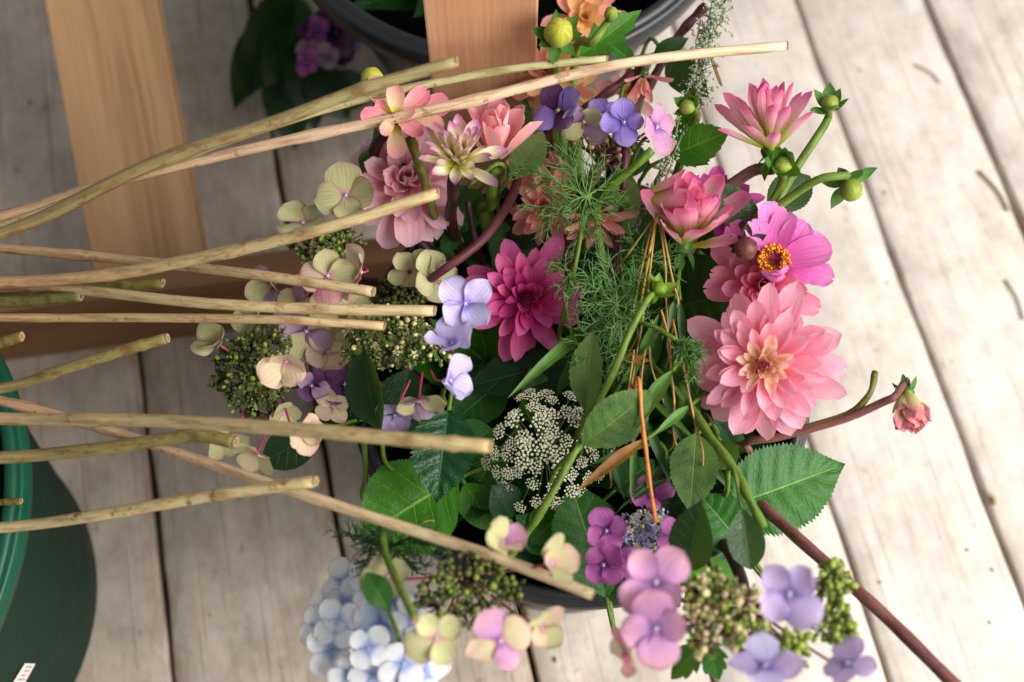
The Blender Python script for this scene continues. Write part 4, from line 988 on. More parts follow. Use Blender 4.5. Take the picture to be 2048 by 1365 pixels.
leaf('pale leaf underside standing upright above the lace flower', (1172, 825, .335), (1188, 662, .365), 78, M['lunder'], -.35, (-.2, 0), 'ellip', bend=.2, fold=.3, quilt=.01, nu=10, group=LG, teeth=12, tooth=.05)
leaf('pale olive leaf lying across the bamboo below the upright underside leaf', (1163, 890, .355), (1302, 782, .375), 108, M['lolive'], .1, (.2, -.2), 'ellip', bend=.4, fold=.1, quilt=.012, teeth=14, tooth=.04, nu=12, group=LG)
leaf('dull olive leaf hanging point down beside the thick green stalk', (1392, 868, .345), (1380, 1030, .345), 98, M['lolive'], 0, (.1, .1), bend=.3, fold=.15, quilt=.012, teeth=16, tooth=.05, nu=12, group=LG)
leaf('small curled leaf behind the thick green stalk', (1440, 882, .33), (1462, 940, .33), 70, M['lolive'], .7, (.3, .1), 'ellip', bend=.9, fold=.1, group=LG)
leaf('dark leaf standing point up above the blurred front lacecap', (1378, 1140, .355), (1404, 998, .385), 96, M['ldark'], -.3, (-.1, -.1), teeth=20, tooth=.04, bend=.3, fold=.25, nu=12, group=LG)
leaf('mid-green leaf with pale veins behind the dark upright leaf', (1492, 1098, .315), (1395, 985, .325), 118, M['lmid'], .1, (0, 0), teeth=24, tooth=.05, quilt=.014, bend=.35, nu=12, group=LG)
leaf('folded dark leaf below the tip of the thick green stalk', (1484, 1018, .375), (1502, 1140, .36), 74, M['lgrey'], .35, (.3, 0), 'ellip', bend=.5, fold=.45, nu=10, group=LG)
leaf('bright leaf peeping out between bucket rim and blurred lacecap', (1375, 1140, .295), (1500, 1195, .29), 96, M['lbright'], .1, (.1, .2), teeth=22, tooth=.05, bend=.4, nu=12, group=LG)
leaf('broad dark leaf with pale veins left of the purple lacecap', (1212, 1195, .295), (1142, 970, .315), 150, M['lmid'], .1, (0, .1), 'ellip', teeth=30, tooth=.05, quilt=.014, bend=.4, nu=14, group=LG)
leaf('small green leaf beside the bright green leaf', (930, 968, .305), (990, 1068, .30), 78, M['lbright'], -.1, (0, 0), teeth=16, tooth=.03, bend=.3, nu=10, group=LG)
leaf('dark curled leaf below the lace flower', (1020, 1040, .30), (985, 972, .32), 86, M['ldark'], .3, (.1, .2), 'ellip', bend=.8, fold=.2, nu=10, group=LG)
leaf('dark leaf low under the cream florets at the bucket side', (645, 862, .295), (522, 928, .285), 86, M['ldark'], .1, (0, 0), 'ellip', teeth=20, tooth=.03, bend=.3, nu=10, group=LG)
leaf('dark jagged leaf hanging inside the bucket near the maroon stem', (915, 460, .30), (885, 512, .30), 40, M['lmid'], .2, (0, 0), teeth=6, tooth=.15, bend=.3, group=LG)
leaf('green leaf between the olive beads and the cream florets', (672, 650, .295), (715, 745, .295), 80, M['lbright'], .3, (0, 0), teeth=16, tooth=.05, bend=.4, group=LG)
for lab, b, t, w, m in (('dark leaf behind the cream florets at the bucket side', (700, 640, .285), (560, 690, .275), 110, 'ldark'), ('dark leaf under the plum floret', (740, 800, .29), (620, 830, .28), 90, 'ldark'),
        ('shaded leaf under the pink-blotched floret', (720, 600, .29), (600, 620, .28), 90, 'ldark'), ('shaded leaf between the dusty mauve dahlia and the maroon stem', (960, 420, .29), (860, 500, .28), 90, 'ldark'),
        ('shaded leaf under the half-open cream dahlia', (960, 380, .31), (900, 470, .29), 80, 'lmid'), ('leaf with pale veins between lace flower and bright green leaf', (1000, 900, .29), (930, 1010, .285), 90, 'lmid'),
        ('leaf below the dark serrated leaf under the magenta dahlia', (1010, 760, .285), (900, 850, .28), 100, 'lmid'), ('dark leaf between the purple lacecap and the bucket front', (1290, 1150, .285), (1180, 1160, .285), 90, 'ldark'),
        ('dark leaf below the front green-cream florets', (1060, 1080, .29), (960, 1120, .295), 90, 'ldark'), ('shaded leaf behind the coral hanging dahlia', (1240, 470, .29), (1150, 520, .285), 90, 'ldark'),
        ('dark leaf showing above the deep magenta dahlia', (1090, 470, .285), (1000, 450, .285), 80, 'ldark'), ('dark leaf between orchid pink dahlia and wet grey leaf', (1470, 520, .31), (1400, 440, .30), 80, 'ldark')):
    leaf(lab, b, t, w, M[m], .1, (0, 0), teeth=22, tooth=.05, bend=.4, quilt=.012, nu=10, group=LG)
for lab, b, t, w, m in (('mid-green leaf left of the lace flower', (985, 860, .295), (905, 905, .30), 84, 'lmid'), ('upright leaf above the lace flower', (1075, 800, .295), (1060, 735, .31), 60, 'lolive'), ('leaf with pale veins right of the lace flower', (1230, 980, .295), (1310, 920, .305), 90, 'lmid'),
        ('green leaf below the large pale dahlia', (1400, 870, .295), (1500, 900, .30), 90, 'lmid'), ('green leaf between purple lacecap and lace flower', (1130, 1020, .295), (1060, 1090, .30), 90, 'lbright'), ('mid-green leaf under the bamboo blades', (1350, 700, .30), (1390, 800, .305), 90, 'lmid'),
        ('pale-veined leaf under the forked stalk', (1110, 1100, .29), (1030, 1030, .30), 84, 'lmid')):
    leaf(lab, b, t, w, M[m], .15, (.1, .1), teeth=22, tooth=.05, bend=.45, quilt=.012, nu=10, group=LG)
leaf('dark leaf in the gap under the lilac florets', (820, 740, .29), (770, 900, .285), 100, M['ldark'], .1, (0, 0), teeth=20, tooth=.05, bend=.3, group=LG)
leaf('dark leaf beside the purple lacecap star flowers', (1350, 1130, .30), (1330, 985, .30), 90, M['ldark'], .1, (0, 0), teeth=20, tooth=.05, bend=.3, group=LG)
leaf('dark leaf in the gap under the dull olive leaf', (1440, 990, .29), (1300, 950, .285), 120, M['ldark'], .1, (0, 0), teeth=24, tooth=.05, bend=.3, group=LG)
leaf('dark pointed leaf at the bucket rim under the large pale dahlia', (1470, 900, .30), (1424, 830, .32), 46, M['lgloss'], .2, (.1, .1), bend=.3, fold=.3, group=LG)
DG = 'dahlia foliage'
leaf('wet grey-green leaf under the forked bud stalks', (1518, 428, .365), (1362, 396, .37), 82, M['lgrey'], .15, (0, .25), bend=.7, fold=.15, quilt=.012, nu=12, teeth=14, tooth=.03, group=DG)
leaf('round grey-green leaf behind the fork of the bud stalks', (1535, 425, .36), (1620, 352, .36), 82, M['lgrey'], -.15, (.1, .1), 'ellip', bend=.4, fold=.1, nu=12, teeth=14, tooth=.03, group=DG)
leaf('bright shiny leaf below the small green bud near the sage sprig', (1342, 312, .35), (1462, 262, .37), 82, M['lbright'], .1, (.1, .2), bend=.5, fold=.2, nu=12, teeth=9, tooth=.09, group=DG)
leaf('narrow dark leaf pointing at the white floor below the shiny leaf', (1338, 292, .345), (1418, 330, .35), 46, M['lmid'], .1, (.1, .1), bend=.4, fold=.2, group=DG)
leaf('green leaf rising behind the small green bud', (1350, 290, .345), (1400, 215, .375), 44, M['lbright'], -.3, (0, 0), bend=.3, fold=.3, group=DG)
leaf('pale leaf standing behind the maroon stalk at the back', (1240, 478, .305), (1258, 345, .325), 66, M['lunder'], -.2, (.2, 0), 'ellip', bend=.3, fold=.2, quilt=.01, nu=10, group=DG)
leaf('crinkled pale leaf beside the soft pink dahlia', (1022, 352, .345), (1090, 270, .365), 68, M['lunder'], .1, (.1, .1), 'ellip', bend=.5, fold=.1, quilt=.02, nu=12, group=DG)
leaf('shiny dark leaf tip above the long pinkish stem', (1268, 128, .35), (1206, 76, .38), 36, M['lmid'], .1, (0, 0), bend=.3, fold=.25, group=DG)
leaf('wavy dark leaf at the tub rim left of the sage sprig', (1308, 108, .36), (1378, 76, .37), 36, M['ldark'], .1, (0, 0), bend=.5, fold=.2, ruffle=.05, group=DG)
leaf('broad dark leaf behind the sage sprig', (1335, 118, .345), (1418, 196, .345), 70, M['ldark'], .1, (.1, 0), bend=.5, fold=.15, nu=10, group=DG)
leaf('lobed bright leaf beside the yellow-green bud', (1160, 112, .385), (1284, 20, .40), 58, M['lbright'], .1, (0, .2), bend=.4, fold=.25, teeth=5, tooth=.3, nu=10, group=DG)
leaf('narrow green leaf beside the pine post edge', (1048, 262, .335), (1050, 190, .35), 26, M['lmid'], .1, (0, 0), bend=.4, fold=.3, group=DG)
leaf('dark glossy leaf tip beside the soft pink dahlia', (1060, 262, .345), (1002, 264, .36), 30, M['lgloss'], .1, (0, 0), bend=.3, fold=.2, group=DG)
leaf('dark leaf behind the blue-violet florets', (1200, 200, .30), (1080, 240, .30), 80, M['ldark'], .1, (0, 0), bend=.3, fold=.2, group=DG)
leaf('dark leaf under the blue-violet florets', (1300, 330, .30), (1170, 300, .30), 80, M['ldark'], .1, (0, 0), bend=.3, fold=.2, group=DG)
leaf('small leaf under the half-open cream dahlia', (935, 372, .37), (900, 410, .355), 36, M['ldark'], .1, (0, 0), bend=.3, fold=.3, group=DG)
leaf('small leaf among the dark stems left of the cream and pink dahlia', (742, 300, .35), (725, 345, .34), 34, M['lmid'], .1, (0, 0), bend=.3, fold=.3, group=DG)
FG = 'leaves hanging over the front'
leaf('small green leaf over the bluish white mophead', (778, 1222, .405), (732, 1146, .41), 58, M['lmid'], .1, (0, .1), 'ellip', bend=.3, fold=.2, nu=10, stalk=[P(800, 1290, .38), P(790, 1330, .34)])
leaf('star-pointed green leaf under the blurred lacecap', (1412, 1280, .385), (1342, 1360, .36), 56, M['lmid'], .1, (0, .1), bend=.3, fold=.2, teeth=4, tooth=.25, stalk=[P(1440, 1230, .38), P(1430, 1150, .33), P(1400, 1080, .27)])
leaf('narrow green leaf pointing straight down under the blurred lacecap', (1410, 1270, .385), (1438, 1362, .36), 56, M['lmid'], .1, (0, .1), bend=.3, fold=.2, teeth=4, tooth=.25, stalk=[P(1436, 1225, .38), P(1425, 1145, .33), P(1396, 1078, .27)])
# dark filling foliage deep in the bucket
r = random.Random(5)
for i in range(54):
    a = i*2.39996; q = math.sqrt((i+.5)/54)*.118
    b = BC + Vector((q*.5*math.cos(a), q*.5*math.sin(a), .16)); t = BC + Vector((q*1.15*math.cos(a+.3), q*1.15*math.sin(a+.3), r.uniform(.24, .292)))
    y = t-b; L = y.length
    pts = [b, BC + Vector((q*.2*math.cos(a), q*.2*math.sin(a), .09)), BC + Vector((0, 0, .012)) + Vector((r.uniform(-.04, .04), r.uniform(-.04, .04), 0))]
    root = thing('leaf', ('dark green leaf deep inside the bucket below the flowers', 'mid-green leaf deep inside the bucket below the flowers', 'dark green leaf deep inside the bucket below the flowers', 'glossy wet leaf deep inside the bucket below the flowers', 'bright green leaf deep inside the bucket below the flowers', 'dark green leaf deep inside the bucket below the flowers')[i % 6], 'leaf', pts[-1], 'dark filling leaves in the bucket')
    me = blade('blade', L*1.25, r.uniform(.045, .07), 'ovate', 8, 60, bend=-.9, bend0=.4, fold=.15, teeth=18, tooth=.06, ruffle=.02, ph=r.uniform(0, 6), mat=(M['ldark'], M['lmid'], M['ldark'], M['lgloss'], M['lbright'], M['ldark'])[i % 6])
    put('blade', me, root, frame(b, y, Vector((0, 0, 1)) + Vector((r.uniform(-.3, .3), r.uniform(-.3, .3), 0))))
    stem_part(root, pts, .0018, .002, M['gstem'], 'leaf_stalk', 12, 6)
# leaves and stems inside the tub behind
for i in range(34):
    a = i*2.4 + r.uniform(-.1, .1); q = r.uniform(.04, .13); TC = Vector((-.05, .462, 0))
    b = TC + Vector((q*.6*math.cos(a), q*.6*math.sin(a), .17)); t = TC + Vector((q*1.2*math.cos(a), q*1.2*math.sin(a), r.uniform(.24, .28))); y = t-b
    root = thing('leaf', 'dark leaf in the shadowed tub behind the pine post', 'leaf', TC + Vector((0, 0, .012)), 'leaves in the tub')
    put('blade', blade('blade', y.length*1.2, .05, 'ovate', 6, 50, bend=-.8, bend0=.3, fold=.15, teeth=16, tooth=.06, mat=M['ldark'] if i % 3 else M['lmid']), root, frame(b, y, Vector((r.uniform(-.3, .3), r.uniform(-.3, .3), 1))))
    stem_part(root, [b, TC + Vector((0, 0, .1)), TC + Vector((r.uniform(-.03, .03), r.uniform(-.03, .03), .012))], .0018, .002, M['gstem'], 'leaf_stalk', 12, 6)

# ------------------------------------------------------------------ bamboo, blades, straws
BG = 'bamboo leaves'
def blade_leaf(label, b, t, w, mat, **k):
    k.setdefault('bend', .3); k.setdefault('fold', .5)
    return leaf(label, b, t, w, mat, kind='lance', nu=4, nv=24, name='bamboo_leaf', group=BG, **k)
blade_leaf('long narrow blade slanting from the magenta dahlia to the lace flower', (1190, 648, .335), (1016, 796, .36), 28, M['grass'], bend=.3, roll=.3)
blade_leaf('broad bamboo leaf folded upward beside the pale olive leaf', (1345, 742, .37), (1268, 862, .365), 34, M['grass'], roll=.3)
blade_leaf('thin bamboo leaf pointing down left beside the orange straw', (1378, 812, .355), (1306, 872, .36), 20, M['grass'])
blade_leaf('bamboo leaf with brown end lying below the lace flower', (1292, 878, .35), (1152, 984, .35), 26, M['brownleaf'], roll=.2)
blade_leaf('narrow blade crossing above the purple lacecap', (1372, 888, .335), (1230, 1028, .325), 16, M['grassd'])
blade_leaf('dark blade behind the orange straw', (1290, 835, .345), (1342, 968, .33), 20, M['grassd'])
blade_leaf('slim blade hanging beside the fork of the straws', (1350, 600, .36), (1340, 660, .355), 16, M['grassd'])
blade_leaf('upright dark blade left of the dull olive leaf', (1325, 770, .345), (1372, 905, .335), 18, M['grassd'])
blade_leaf('bamboo leaf rising from the crossing stalk', (1280, 720, .35), (1318, 628, .37), 22, M['grass'])
blade_leaf('dark broad blade under the crossing stalk', (1320, 660, .33), (1275, 790, .325), 34, M['grassd'])
blade_leaf('slim blade beside the large pale dahlia', (1360, 600, .355), (1368, 720, .345), 16, M['grassd'])
blade_leaf('pale thin blade ending above the dull olive leaf', (1345, 768, .35), (1416, 852, .345), 16, M['grass'])
blade_leaf('small amber blade between the straws', (1248, 718, .355), (1300, 722, .36), 24, M['brownleaf'])
blade_leaf('dark blade left of the upright underside leaf', (1165, 690, .335), (1110, 800, .31), 26, M['grassd'])
SG = 'tan grass straws'
def straw(label, pts, w, mat, group=SG, name='grass_straw', tail=True):
    ps = [P(*q) for q in pts]; s = mpp(ps[0])
    if tail:
        pp = rootpath(ps[-1], (ps[-1]-ps[-2]).normalized()); ps = ps + pp[1:]
    root = thing(name, label, 'straw' if 'straw' in name else 'stalk', ps[-1] if tail else ps[0], group)
    V, F, U = tube_data(catmull(ps, 36), lambda t: w*s/2*(1+.12*math.sin(t*40)), 7); put('stalk', mesh('stalk', V, F, U, True, mat), root)
    return root
sl = ['thin tan straw ' + q for q in ('ending among the tangled grey-green threads', 'ending beside the small amber blade', 'passing behind the green folded bud', 'touching the big dark shaded leaf',
      'running along the large pale pink dahlia', 'ending at the folded bamboo leaf', 'leading down to the stout orange straw', 'ending under the pale olive leaf', 'running between the bamboo leaves', 'crossing behind the green bud stalk')]
for lab_, pts in zip(sl, ([(1312, 432, .372), (1262, 500, .365), (1240, 530, .35)], [(1312, 434, .374), (1300, 540, .37), (1285, 640, .36), (1268, 740, .352)],
            [(1318, 436, .372), (1330, 530, .365), (1332, 600, .355)], [(1322, 440, .374), (1345, 560, .37), (1356, 600, .362), (1352, 620, .355)],
            [(1345, 640, .365), (1368, 740, .36), (1388, 838, .355)], [(1322, 620, .365), (1338, 680, .36), (1342, 742, .355)],
            [(1290, 700, .36), (1282, 770, .358), (1288, 850, .352)], [(1268, 700, .36), (1255, 790, .352), (1240, 850, .34)],
            [(1304, 640, .36), (1300, 720, .356), (1322, 790, .345)], [(1306, 440, .372), (1278, 560, .362), (1262, 640, .352)])):
    straw(lab_, pts, 4.6, M['straw'])
straw('thin yellow straw beside the green folded bud', [(1314, 430, .376), (1300, 500, .372), (1292, 545, .36)], 6, M['strawy'])
straw('stout orange straw ending above the purple lacecap', [(1311, 1046, .365), (1296, 940, .37), (1284, 840, .37)], 9, M['strawo'])
straw('dry tan straw against the white floor right of the sage sprig', [(1444, 172, .36), (1425, 118, .36), (1400, 60, .355), (1390, 160, .34)], 5, M['straw'])
straw('second dry tan straw crossing the sage sprig', [(1440, 168, .36), (1412, 90, .36), (1402, 40, .355), (1386, 140, .34)], 4, M['straw'])
KG = 'green stalks'
straw('thick green stalk bending down to the folded dark leaf', [(1528, 1056, .375), (1500, 1000, .378), (1470, 940, .375), (1425, 880, .365), (1386, 822, .35)], 20, M['gstem'], KG, 'green_stalk')
straw('smooth green stalk rising from the feathery fronds', [(1305, 300, .40), (1262, 340, .392), (1210, 385, .378), (1195, 430, .365), (1205, 520, .35), (1222, 600, .335)], 17, M['gstem'], KG, 'green_stalk')
straw('light green forked stalk carrying the pale olive leaf', [(1168, 880, .352), (1140, 920, .352), (1085, 1020, .345), (1040, 1085, .33)], 17, M['gstem'], KG, 'green_stalk')
straw('bare green leaf stalk hanging beside the bucket wall', [(728, 880, .33), (732, 950, .30)], 12, M['gstem'], KG, 'green_stalk')
straw('curved cut stalk with blunt tip beside the half-opened bud', [(1750, 744, .365), (1738, 790, .365), (1690, 830, .355), (1560, 870, .335), (1500, 885, .32)], 13, M['ostem'], KG, 'green_stalk')
straw('straight maroon stalk crossing under the long pinkish stem', [(1270, 145, .36), (1215, 185, .355), (1160, 225, .345)], 18, M['mstem'], KG, 'maroon_stalk')
straw('upright maroon stalk behind the feathery fronds', [(1253, 280, .375), (1248, 360, .37), (1240, 430, .355), (1232, 490, .335)], 14, M['mstem'], KG, 'maroon_stalk')
straw('dull maroon stalk with a blunt tip by the tub rim', [(1412, 12, .36), (1380, 45, .355), (1345, 90, .345), (1300, 170, .33)], 20, M['mstem'], KG, 'maroon_stalk')
straw('brownish stalk sloping into the feathery fronds', [(1240, 290, .36), (1195, 340, .355), (1172, 390, .345), (1160, 430, .33)], 22, M['bstem'], KG, 'maroon_stalk')
straw('dark stalk in front of the dusty mauve dahlia', [(820, 275, .375), (838, 330, .37), (855, 385, .355), (870, 440, .32)], 20, M['ostem'], KG, 'green_stalk')
straw('dark plum stalk among deep shadows by the magenta dahlia', [(935, 400, .34), (950, 480, .32), (975, 560, .29)], 14, M['dstem'], KG, 'maroon_stalk')
# long plum stem running out of the frame under the big serrated leaf
ps = [P(2080, 1540, .37), P(1905, 1366, .365), P(1780, 1242, .355), P(1690, 1160, .345), P(1590, 1072, .325), P(1500, 990, .295), P(1380, 880, .24), P(1300, 800, .1)]
root = thing('plum_stem', 'long bare plum-brown stem running out over the white boards', 'stem', ps[-1])
V, F, U = tube_data(catmull(ps, 50), lambda t: .0038*(1+.03*math.sin(t*60)), 12); put('stalk', mesh('stalk', V, F, U, True, M['bstem']), root)

# ------------------------------------------------------------------ lace flower (wild carrot)
lc = (1090, 895, .325); p = P(*lc); nn = toward(p, .0, .12); Ml = nframe(p, nn); s = mpp(p)
root = thing('wild_carrot', 'cream lacy umbel of wild carrot among dark leaves', 'wild carrot', (0, 0, .012))
r = random.Random(8); um = []
for k in range(6):
    mb = MB()
    for i in range(24):
        a = i*2.4; q = math.sqrt((i+.5)/24)*r.uniform(.85, 1.15); rr = .0066*q
        c0 = Vector((rr*math.cos(a), rr*math.sin(a), .002*(1-q*q)))
        for j in range(5):
            b = j*1.2566+i; V, F = sphere_data(c0 + Vector((math.cos(b), math.sin(b), 0))*.00056, .00046, 4, 3, .7); mb.add(V, F)
    st_ = MB()
    um.append(mb.mesh('umbellet', M['lace']))
rays = MB(); base = Vector((0, 0, -.035))
for i in range(64):
    a = i*2.39996; q = math.sqrt((i+.5)/64); 
    x = 132*s*q*math.cos(a); y = 128*s*q*math.sin(a)
    if y > 40*s and abs(x) > 75*s: continue
    x += r.uniform(-10, 10)*s; y += r.uniform(-10, 10)*s; z = .013*(1-q*q) - .012*q**3 + r.uniform(-.005, .003)
    d = Vector((x, y, z)); dn = (Vector((x, y, .05 - .02*q))).normalized()
    k = r.uniform(.7, 1.1)*(1-.2*q)
    if r.random() < .12: continue
    put('umbellet', um[i % 6], root, Ml @ Matrix.Translation(d) @ dn.to_track_quat('Z', 'Y').to_matrix().to_4x4() @ Matrix.Rotation(r.uniform(0, 6), 4, 'Z') @ Matrix.Diagonal((k, k, k, 1)))
    V, F, U = tube_data(catmull([base, base.lerp(d, .6) + Vector((0, 0, -.003)), d - dn*.004], 6), .00045, 4, False); rays.add(V, F, U)
    for j in range(12):
        b = j*2.4; e = d + dn.to_track_quat('Z', 'Y') @ Vector((.005*math.sqrt(j/12)*math.cos(b), .005*math.sqrt(j/12)*math.sin(b), 0)); V, F, U = tube_data([d - dn*.004, e], .0002, 3, False); rays.add(V, F, U)
put('rays', rays.mesh('rays', M['lacest']), root, Ml, kind='stuff')
stem_part(root, [Ml @ base, Ml @ (base - Vector((0, 0, .03))), Vector((0, 0, .15)), Vector((0, 0, .012))], .0016, .002, M['gstem'])

# ------------------------------------------------------------------ feathery fronds
def feather(label, start, ends, tl, nb, mat, seed, stempts=None, w=.0004, curl=1.0, stemw=10, group='feathery sprigs', tail=True):
    sp = [P(*q) for q in (stempts or [start])]
    pts = sp + rootpath(sp[-1], (sp[-1]-sp[-2]).normalized() if len(sp) > 1 else Vector((0, 0, -1)))[1:] if tail else sp
    root = thing('feathery_sprig', label, 'sprig', pts[-1], group)
    if len(pts) > 1: stem_part(root, pts, stemw*mpp(sp[0])/2, stemw*mpp(sp[0])/2, M['gstem'], 'stem')
    p0 = P(*start)
    for i, e in enumerate(ends):
        b = P(*e[:3]) if len(e) == 3 else P(*e[3]); q = P(*e[:3])
        if len(e) == 3: b = p0
        put('frond', frond_mesh('frond', b, q-b, (q-b).length, nb, tl, seed*10+i, mat, w, 1.0, curl), root)
    return root
feather('feathery fennel sprig spreading in front of the peach dahlias', (1175, 392, .385), [(1030, 310, .385), (1060, 345, .39), (1050, 430, .385), (1085, 470, .38), (1135, 495, .375), (1140, 300, .39), (1200, 320, .39), (1250, 350, .385), (1240, 430, .375), (1110, 400, .395), (1190, 470, .375), (1090, 300, .385)],
        .021, 7, M['fen'], 1, [(1180, 385, .385), (1165, 450, .375), (1145, 560, .36), (1135, 600, .345)], stemw=10)
feather('fennel shoot with a green bristly tip over the magenta dahlia', (1143, 545, .362), [(1225, 590, .36), (1100, 520, .365), (1125, 640, .36), (1210, 640, .352), (1108, 580, .365)], .013, 6, M['fen'], 2, [(1143, 540, .362), (1132, 610, .355), (1135, 628, .35)], stemw=8)
feather('tangled grey-green threads in the middle of the bouquet', (1232, 610, .362), [(1170, 560, .362), (1180, 660, .36), (1230, 700, .355), (1280, 560, .362), (1265, 660, .362), (1200, 520, .36), (1250, 520, .36), (1215, 710, .35), (1290, 620, .36), (1165, 620, .355)], .024, 6, M['fend'], 3, [(1228, 600, .355), (1235, 640, .34)], curl=1.8)
feather('fennel tip on a side stalk beside the large pale dahlia', (1352, 678, .372), [(1405, 740, .37), (1395, 770, .368), (1385, 700, .372), (1370, 780, .366), (1410, 715, .37)], .012, 7, M['fen'], 4, [(1352, 680, .372), (1310, 655, .37), (1270, 640, .362), (1230, 600, .345)], stemw=10)
feather('loose grey-green threads beside the upright underside leaf', (1205, 690, .352), [(1150, 660, .35), (1180, 740, .35), (1240, 760, .35), (1160, 710, .345), (1260, 720, .355), (1215, 640, .355)], .022, 6, M['fend'], 8, [(1205, 690, .35), (1215, 720, .33)], curl=1.9, stemw=4)
feather('thin green threads between the straws and the big shaded leaf', (1300, 520, .362), [(1260, 480, .365), (1350, 540, .36), (1290, 590, .355), (1330, 470, .362), (1250, 550, .36)], .018, 6, M['fen'], 9, [(1300, 520, .36), (1290, 560, .34)], curl=1.8, stemw=4)
for k_, (lab, b, t, w, m) in enumerate((('slim blade under the pale olive leaf', (1230, 800, .33), (1205, 960, .31), 20, 'grassd'), ('slim blade crossing the orange straw foot', (1330, 960, .33), (1250, 1010, .33), 16, 'grassd'), ('thin upright blade beside the thick green stalk', (1400, 1000, .32), (1372, 860, .345), 16, 'grass'),
        ('narrow blade between pale olive leaf and lace flower', (1260, 900, .335), (1180, 930, .335), 16, 'grassd'), ('bright blade left of the crossing stalk', (1240, 770, .345), (1300, 690, .36), 20, 'grass'), ('dark blade right of the lace flower', (1215, 900, .32), (1250, 1000, .31), 24, 'grassd'),
        ('thin blade hanging over the purple lacecap', (1270, 860, .34), (1262, 1010, .33), 14, 'grass'), ('short blade under the large pale dahlia', (1420, 800, .335), (1340, 850, .34), 20, 'grassd'), ('bent blade above the dull olive leaf', (1300, 800, .345), (1390, 880, .345), 16, 'grass'), ('blade pointing at the big serrated leaf', (1400, 900, .33), (1470, 990, .325), 18, 'grassd'))):
    blade_leaf(lab, b, t, w, M[m], roll=.4*math.sin(k_*2.1))
feather('dark fennel tuft spilling over the bucket rim at the front left', (790, 1090, .385), [(690, 1060, .375), (680, 1110, .37), (720, 1130, .38), (760, 1050, .39), (830, 1060, .40), (860, 1100, .40), (810, 1140, .395), (740, 1075, .385), (880, 1075, .40), (770, 1125, .39)], .020, 7, M['fenb'], 5, [(790, 1090, .385), (830, 1060, .35)], curl=1.6, stemw=6)
for k in range(3):
    pass
cut_stem('short bright green cut stalk pointing at the bluish white mophead', [(765, 1068, .40), (772, 1110, .405), (800, 1175, .43), (830, 1240, .45)], 18, M['gstem'], tail=False)
# bristly bud tip of the fennel shoot
# ------------------------------------------------------------------ sage sprig
root = thing('sage_sprig', 'grey-green flowering sage sprig against the white floor', 'sprig', (0.05, 0.06, .012), 'grey sprigs')
r = random.Random(31); tips = MB(); tw = MB()
def twig(pts, n, spread, sz):
    path = catmull([P(*q) for q in pts], 20); V, F, U = tube_data(path, .0006, 5); tw.add(V, F, U)
    for i in range(n):
        t = i/n*19.9; k = int(t); p = path[k].lerp(path[k+1], t-k)
        d = Vector((r.gauss(0, 1), r.gauss(0, 1), r.gauss(.4, 1))).normalized()*r.uniform(.2, 1)*spread
        V, F, U = tube_data([p, p+d], .0003, 3, False); tw.add(V, F, U)
        for j in range(3):
            V, F = sphere_data(p + d*r.uniform(.6, 1.1) + Vector((r.gauss(0, 1), r.gauss(0, 1), r.gauss(0, 1)))*.0012, sz*r.uniform(.6, 1.2), 5, 4, 1.6, d.normalized()); tips.add(V, F)
twig([(1455, -30, .37), (1440, 40, .37), (1415, 90, .365), (1402, 150, .36), (1395, 210, .35)], 120, .013, .0008)
twig([(1430, -20, .37), (1412, 60, .368), (1400, 110, .362), (1388, 180, .352)], 80, .012, .0008)
twig([(1400, 120, .36), (1368, 200, .37), (1345, 290, .375), (1320, 350, .37), (1300, 400, .36), (1265, 470, .345)], 50, .005, .0008)
twig([(1395, 180, .36), (1360, 280, .365), (1330, 340, .368), (1280, 440, .35), (1240, 490, .335)], 30, .005, .0007)
M['sage'] = plain('sage_grey_green', (150, 164, 142), .7, .25, 300, .2)
M['sagew'] = plain('sage_twig', (126, 122, 78), .6, .25, 200, .2)
put('flower_spike', tips.mesh('flower_spike', M['sage']), root, kind='stuff'); put('twig', tw.mesh('twig', M['sagew']), root)
stem_part(root, [P(1240, 490, .335), BC + Vector((.03, .04, .26)), BC + Vector((.02, .0, .012))], .0008, .0012, M['sagew'])

# ------------------------------------------------------------------ cut hydrangea stems from the left
def smat(n, c0, c1, spots=.55):
    c0, c1 = [tuple(min(250, int((c*.86 + (sum(q)/3)*.14)*.96)) for c in q) for q in (c0, c1)]
    return stem_mat(n, c0, c1, (110, 62, 34), .5, spots, .36)
CG = 'cut stems reaching in over the bouquet'
cut_stem('longest pinkish-tan cut stem ending over the white boards', [(0, 432, .345), (200, 372, .36), (500, 298, .385), (900, 212, .405), (1250, 127, .415), (1572, 92, .415)], 27, smat('stem_pink_tan', (196, 128, 88), (226, 198, 164)), taper=.86, group=CG)
cut_stem('blurred olive cut stem ending in front of the pine post', [(0, 468, .385), (300, 330, .43), (560, 240, .455), (720, 180, .465), (912, 124, .475)], 36, smat('stem_olive_a', (164, 130, 84), (154, 142, 92)), taper=.75, group=CG)
cut_stem('slim pale green cut stem beside the longest pinkish stem', [(0, 452, .365), (350, 318, .385), (700, 205, .40), (1000, 142, .41), (1213, 119, .415)], 21, smat('stem_pale_green', (176, 146, 90), (182, 180, 124)), taper=.9, group=CG)
cut_stem('stout tan cut stem ending on the dusty mauve dahlia', [(0, 566, .35), (200, 552, .365), (380, 520, .385), (620, 465, .41), (875, 387, .42)], 34, smat('stem_tan_red', (186, 122, 86), (192, 172, 120)), taper=.8, group=CG)
cut_stem('tan cut stem passing under the stout one to the pink-blotched floret', [(0, 497, .325), (250, 520, .345), (480, 546, .375), (620, 565, .385), (746, 584, .39)], 24, smat('stem_tan_b', (196, 142, 100), (204, 178, 132)), group=CG)
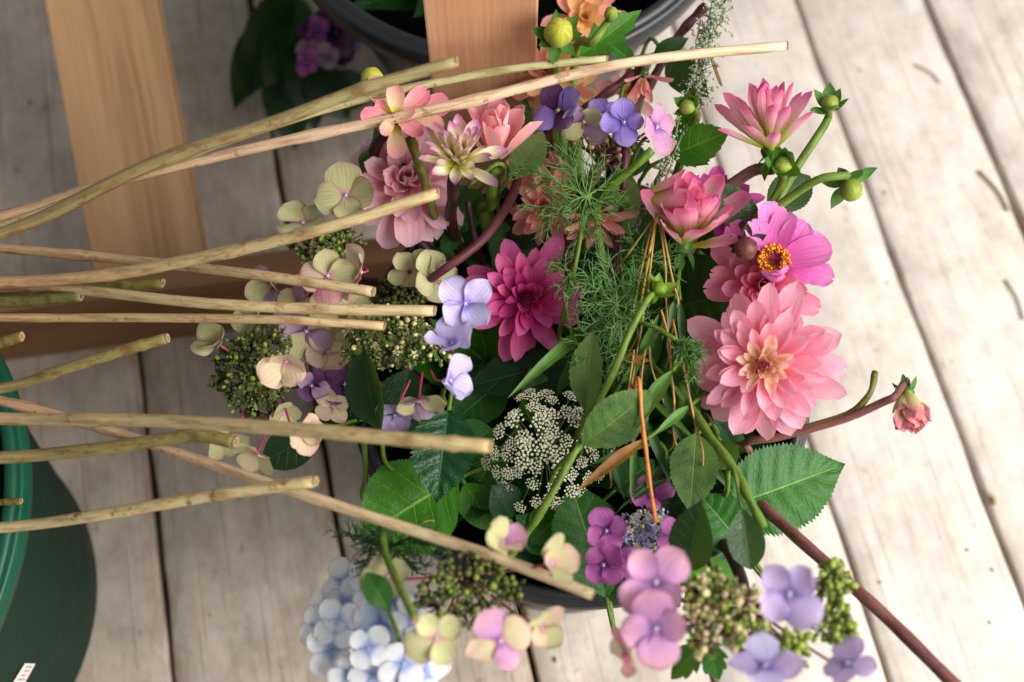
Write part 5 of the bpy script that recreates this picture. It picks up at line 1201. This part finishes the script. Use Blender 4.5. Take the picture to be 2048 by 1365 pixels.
cut_stem('smooth pale tan cut stem reaching the big lilac floret', [(0, 566, .335), (140, 578, .35), (400, 606, .38), (640, 618, .39), (868, 622, .395)], 25, smat('stem_tan_c', (190, 154, 110), (204, 182, 132)), group=CG)
cut_stem('thin tan cut stem with oblique end at the olive beads', [(0, 636, .34), (300, 636, .365), (560, 640, .385), (768, 652, .385)], 21, smat('stem_tan_d', (198, 154, 102), (200, 170, 122)), group=CG)
cut_stem('short dark olive cut stem with green end above the pine beam', [(0, 604, .34), (80, 600, .345), (160, 592, .35)], 28, smat('stem_olive_b', (130, 116, 62), (104, 104, 52)), group=CG)
cut_stem('olive cut stem with blunt ribbed end above the pine beam', [(0, 596, .325), (120, 582, .33), (230, 572, .34), (324, 567, .345)], 24, smat('stem_olive_c', (140, 122, 66), (120, 118, 52)), group=CG)
cut_stem('olive cut stem with brown cut end over the dark floor gap', [(0, 778, .335), (130, 738, .35), (250, 700, .36), (334, 677, .365)], 26, smat('stem_olive_d', (166, 152, 98), (142, 128, 70)), group=CG)
cut_stem('long pinkish cut stem slanting down across the bright green leaf', [(0, 802, .335), (250, 872, .36), (500, 955, .39), (760, 1040, .41), (1000, 1118, .42), (1186, 1190, .42)], 25, smat('stem_pink_b', (196, 122, 84), (226, 202, 160)), group=CG)
cut_stem('nearest thick beige cut stem ending at the lace flower', [(0, 838, .37), (300, 842, .41), (600, 860, .445), (820, 880, .46), (980, 893, .465)], 33, smat('stem_beige', (202, 168, 124), (194, 172, 118)), taper=.95, group=CG)
cut_stem('olive cut stem with splayed brown end at the cream florets', [(0, 916, .345), (200, 898, .365), (380, 872, .38), (470, 884, .385)], 30, smat('stem_olive_e', (200, 172, 120), (140, 128, 68)), group=CG)
cut_stem('pale blotched cut stem ending on the long slanting one', [(0, 1056, .35), (200, 1030, .375), (420, 992, .40), (630, 963, .42)], 27, smat('stem_blotched', (212, 190, 142), (206, 184, 128), .8), group=CG)
cut_stem('short olive stub ending inside the green bucket rim', [(-40, 1006, .31), (0, 1005, .312), (40, 1003, .315)], 16, smat('stem_stub', (150, 138, 66), (128, 118, 56)), group=CG)
cut_stem('short olive stub ending over the pine beam', [(-40, 692, .345), (0, 686, .348), (42, 674, .35)], 26, smat('stem_stub_b', (140, 120, 60), (120, 106, 50)), group=CG)

# ------------------------------------------------------------------ scraps on the floor
M['scrap'] = plain('dry_scrap', (150, 132, 96), .7, .3, 200)
M['scrapg'] = plain('green_scrap', (70, 96, 60), .6, .3, 200)
M['scrapd'] = plain('dark_crumb', (70, 62, 50), .8, .3, 200)
for lab, a, b, w, m in (('dry straw scrap lying on the white boards beside a wide gap', (1958, 342), (2018, 422), .0016, 'scrap'), ('grey straw scrap on the white boards near the nodding bud', (1830, 130), (1880, 165), .001, 'scrap'),
                        ('thin green needle scrap at the edge of the white boards', (2010, 560), (2046, 640), .001, 'scrapg'), ('short pale scrap lying across a floor gap', (1968, 985), (1990, 1010), .0022, 'scrap')):
    p0, p1 = P(*a, .0018), P(*b, .0018); root = thing('plant_scrap', lab, 'scrap', p0, 'scraps on the floor')
    V, F, U = tube_data(catmull([p0, (p0+p1)/2 + Vector((.003, .001, .0006)), p1], 8), w, 5); put('scrap', mesh('scrap', V, F, U, True, M[m]), root)
r = random.Random(44)
for i, (x, y) in enumerate(((1720, 140), (1760, 1165), (1985, 1140), (1980, 1245), (1770, 385), (1935, 1100), (1110, 1320), (1015, 1340), (1640, 520), (420, 1230), (330, 880), (120, 60), (60, 205))):
    p0 = P(x, y, .0015); root = thing('crumb', 'dark crumb of soil lying on the painted boards', 'crumb', p0, 'crumbs on the boards')
    V, F = sphere_data((0, 0, 0), r.uniform(.0007, .0017), 7, 5, .5); V = [v*r.uniform(.8, 1.25) for v in V]; put('lump', mesh('lump', V, F, None, True, M['scrapd']), root, Matrix.Translation(p0) @ Matrix.Rotation(r.uniform(0, 6), 4, 'Z') @ Matrix.Diagonal((1.6, .8, 1, 1)))
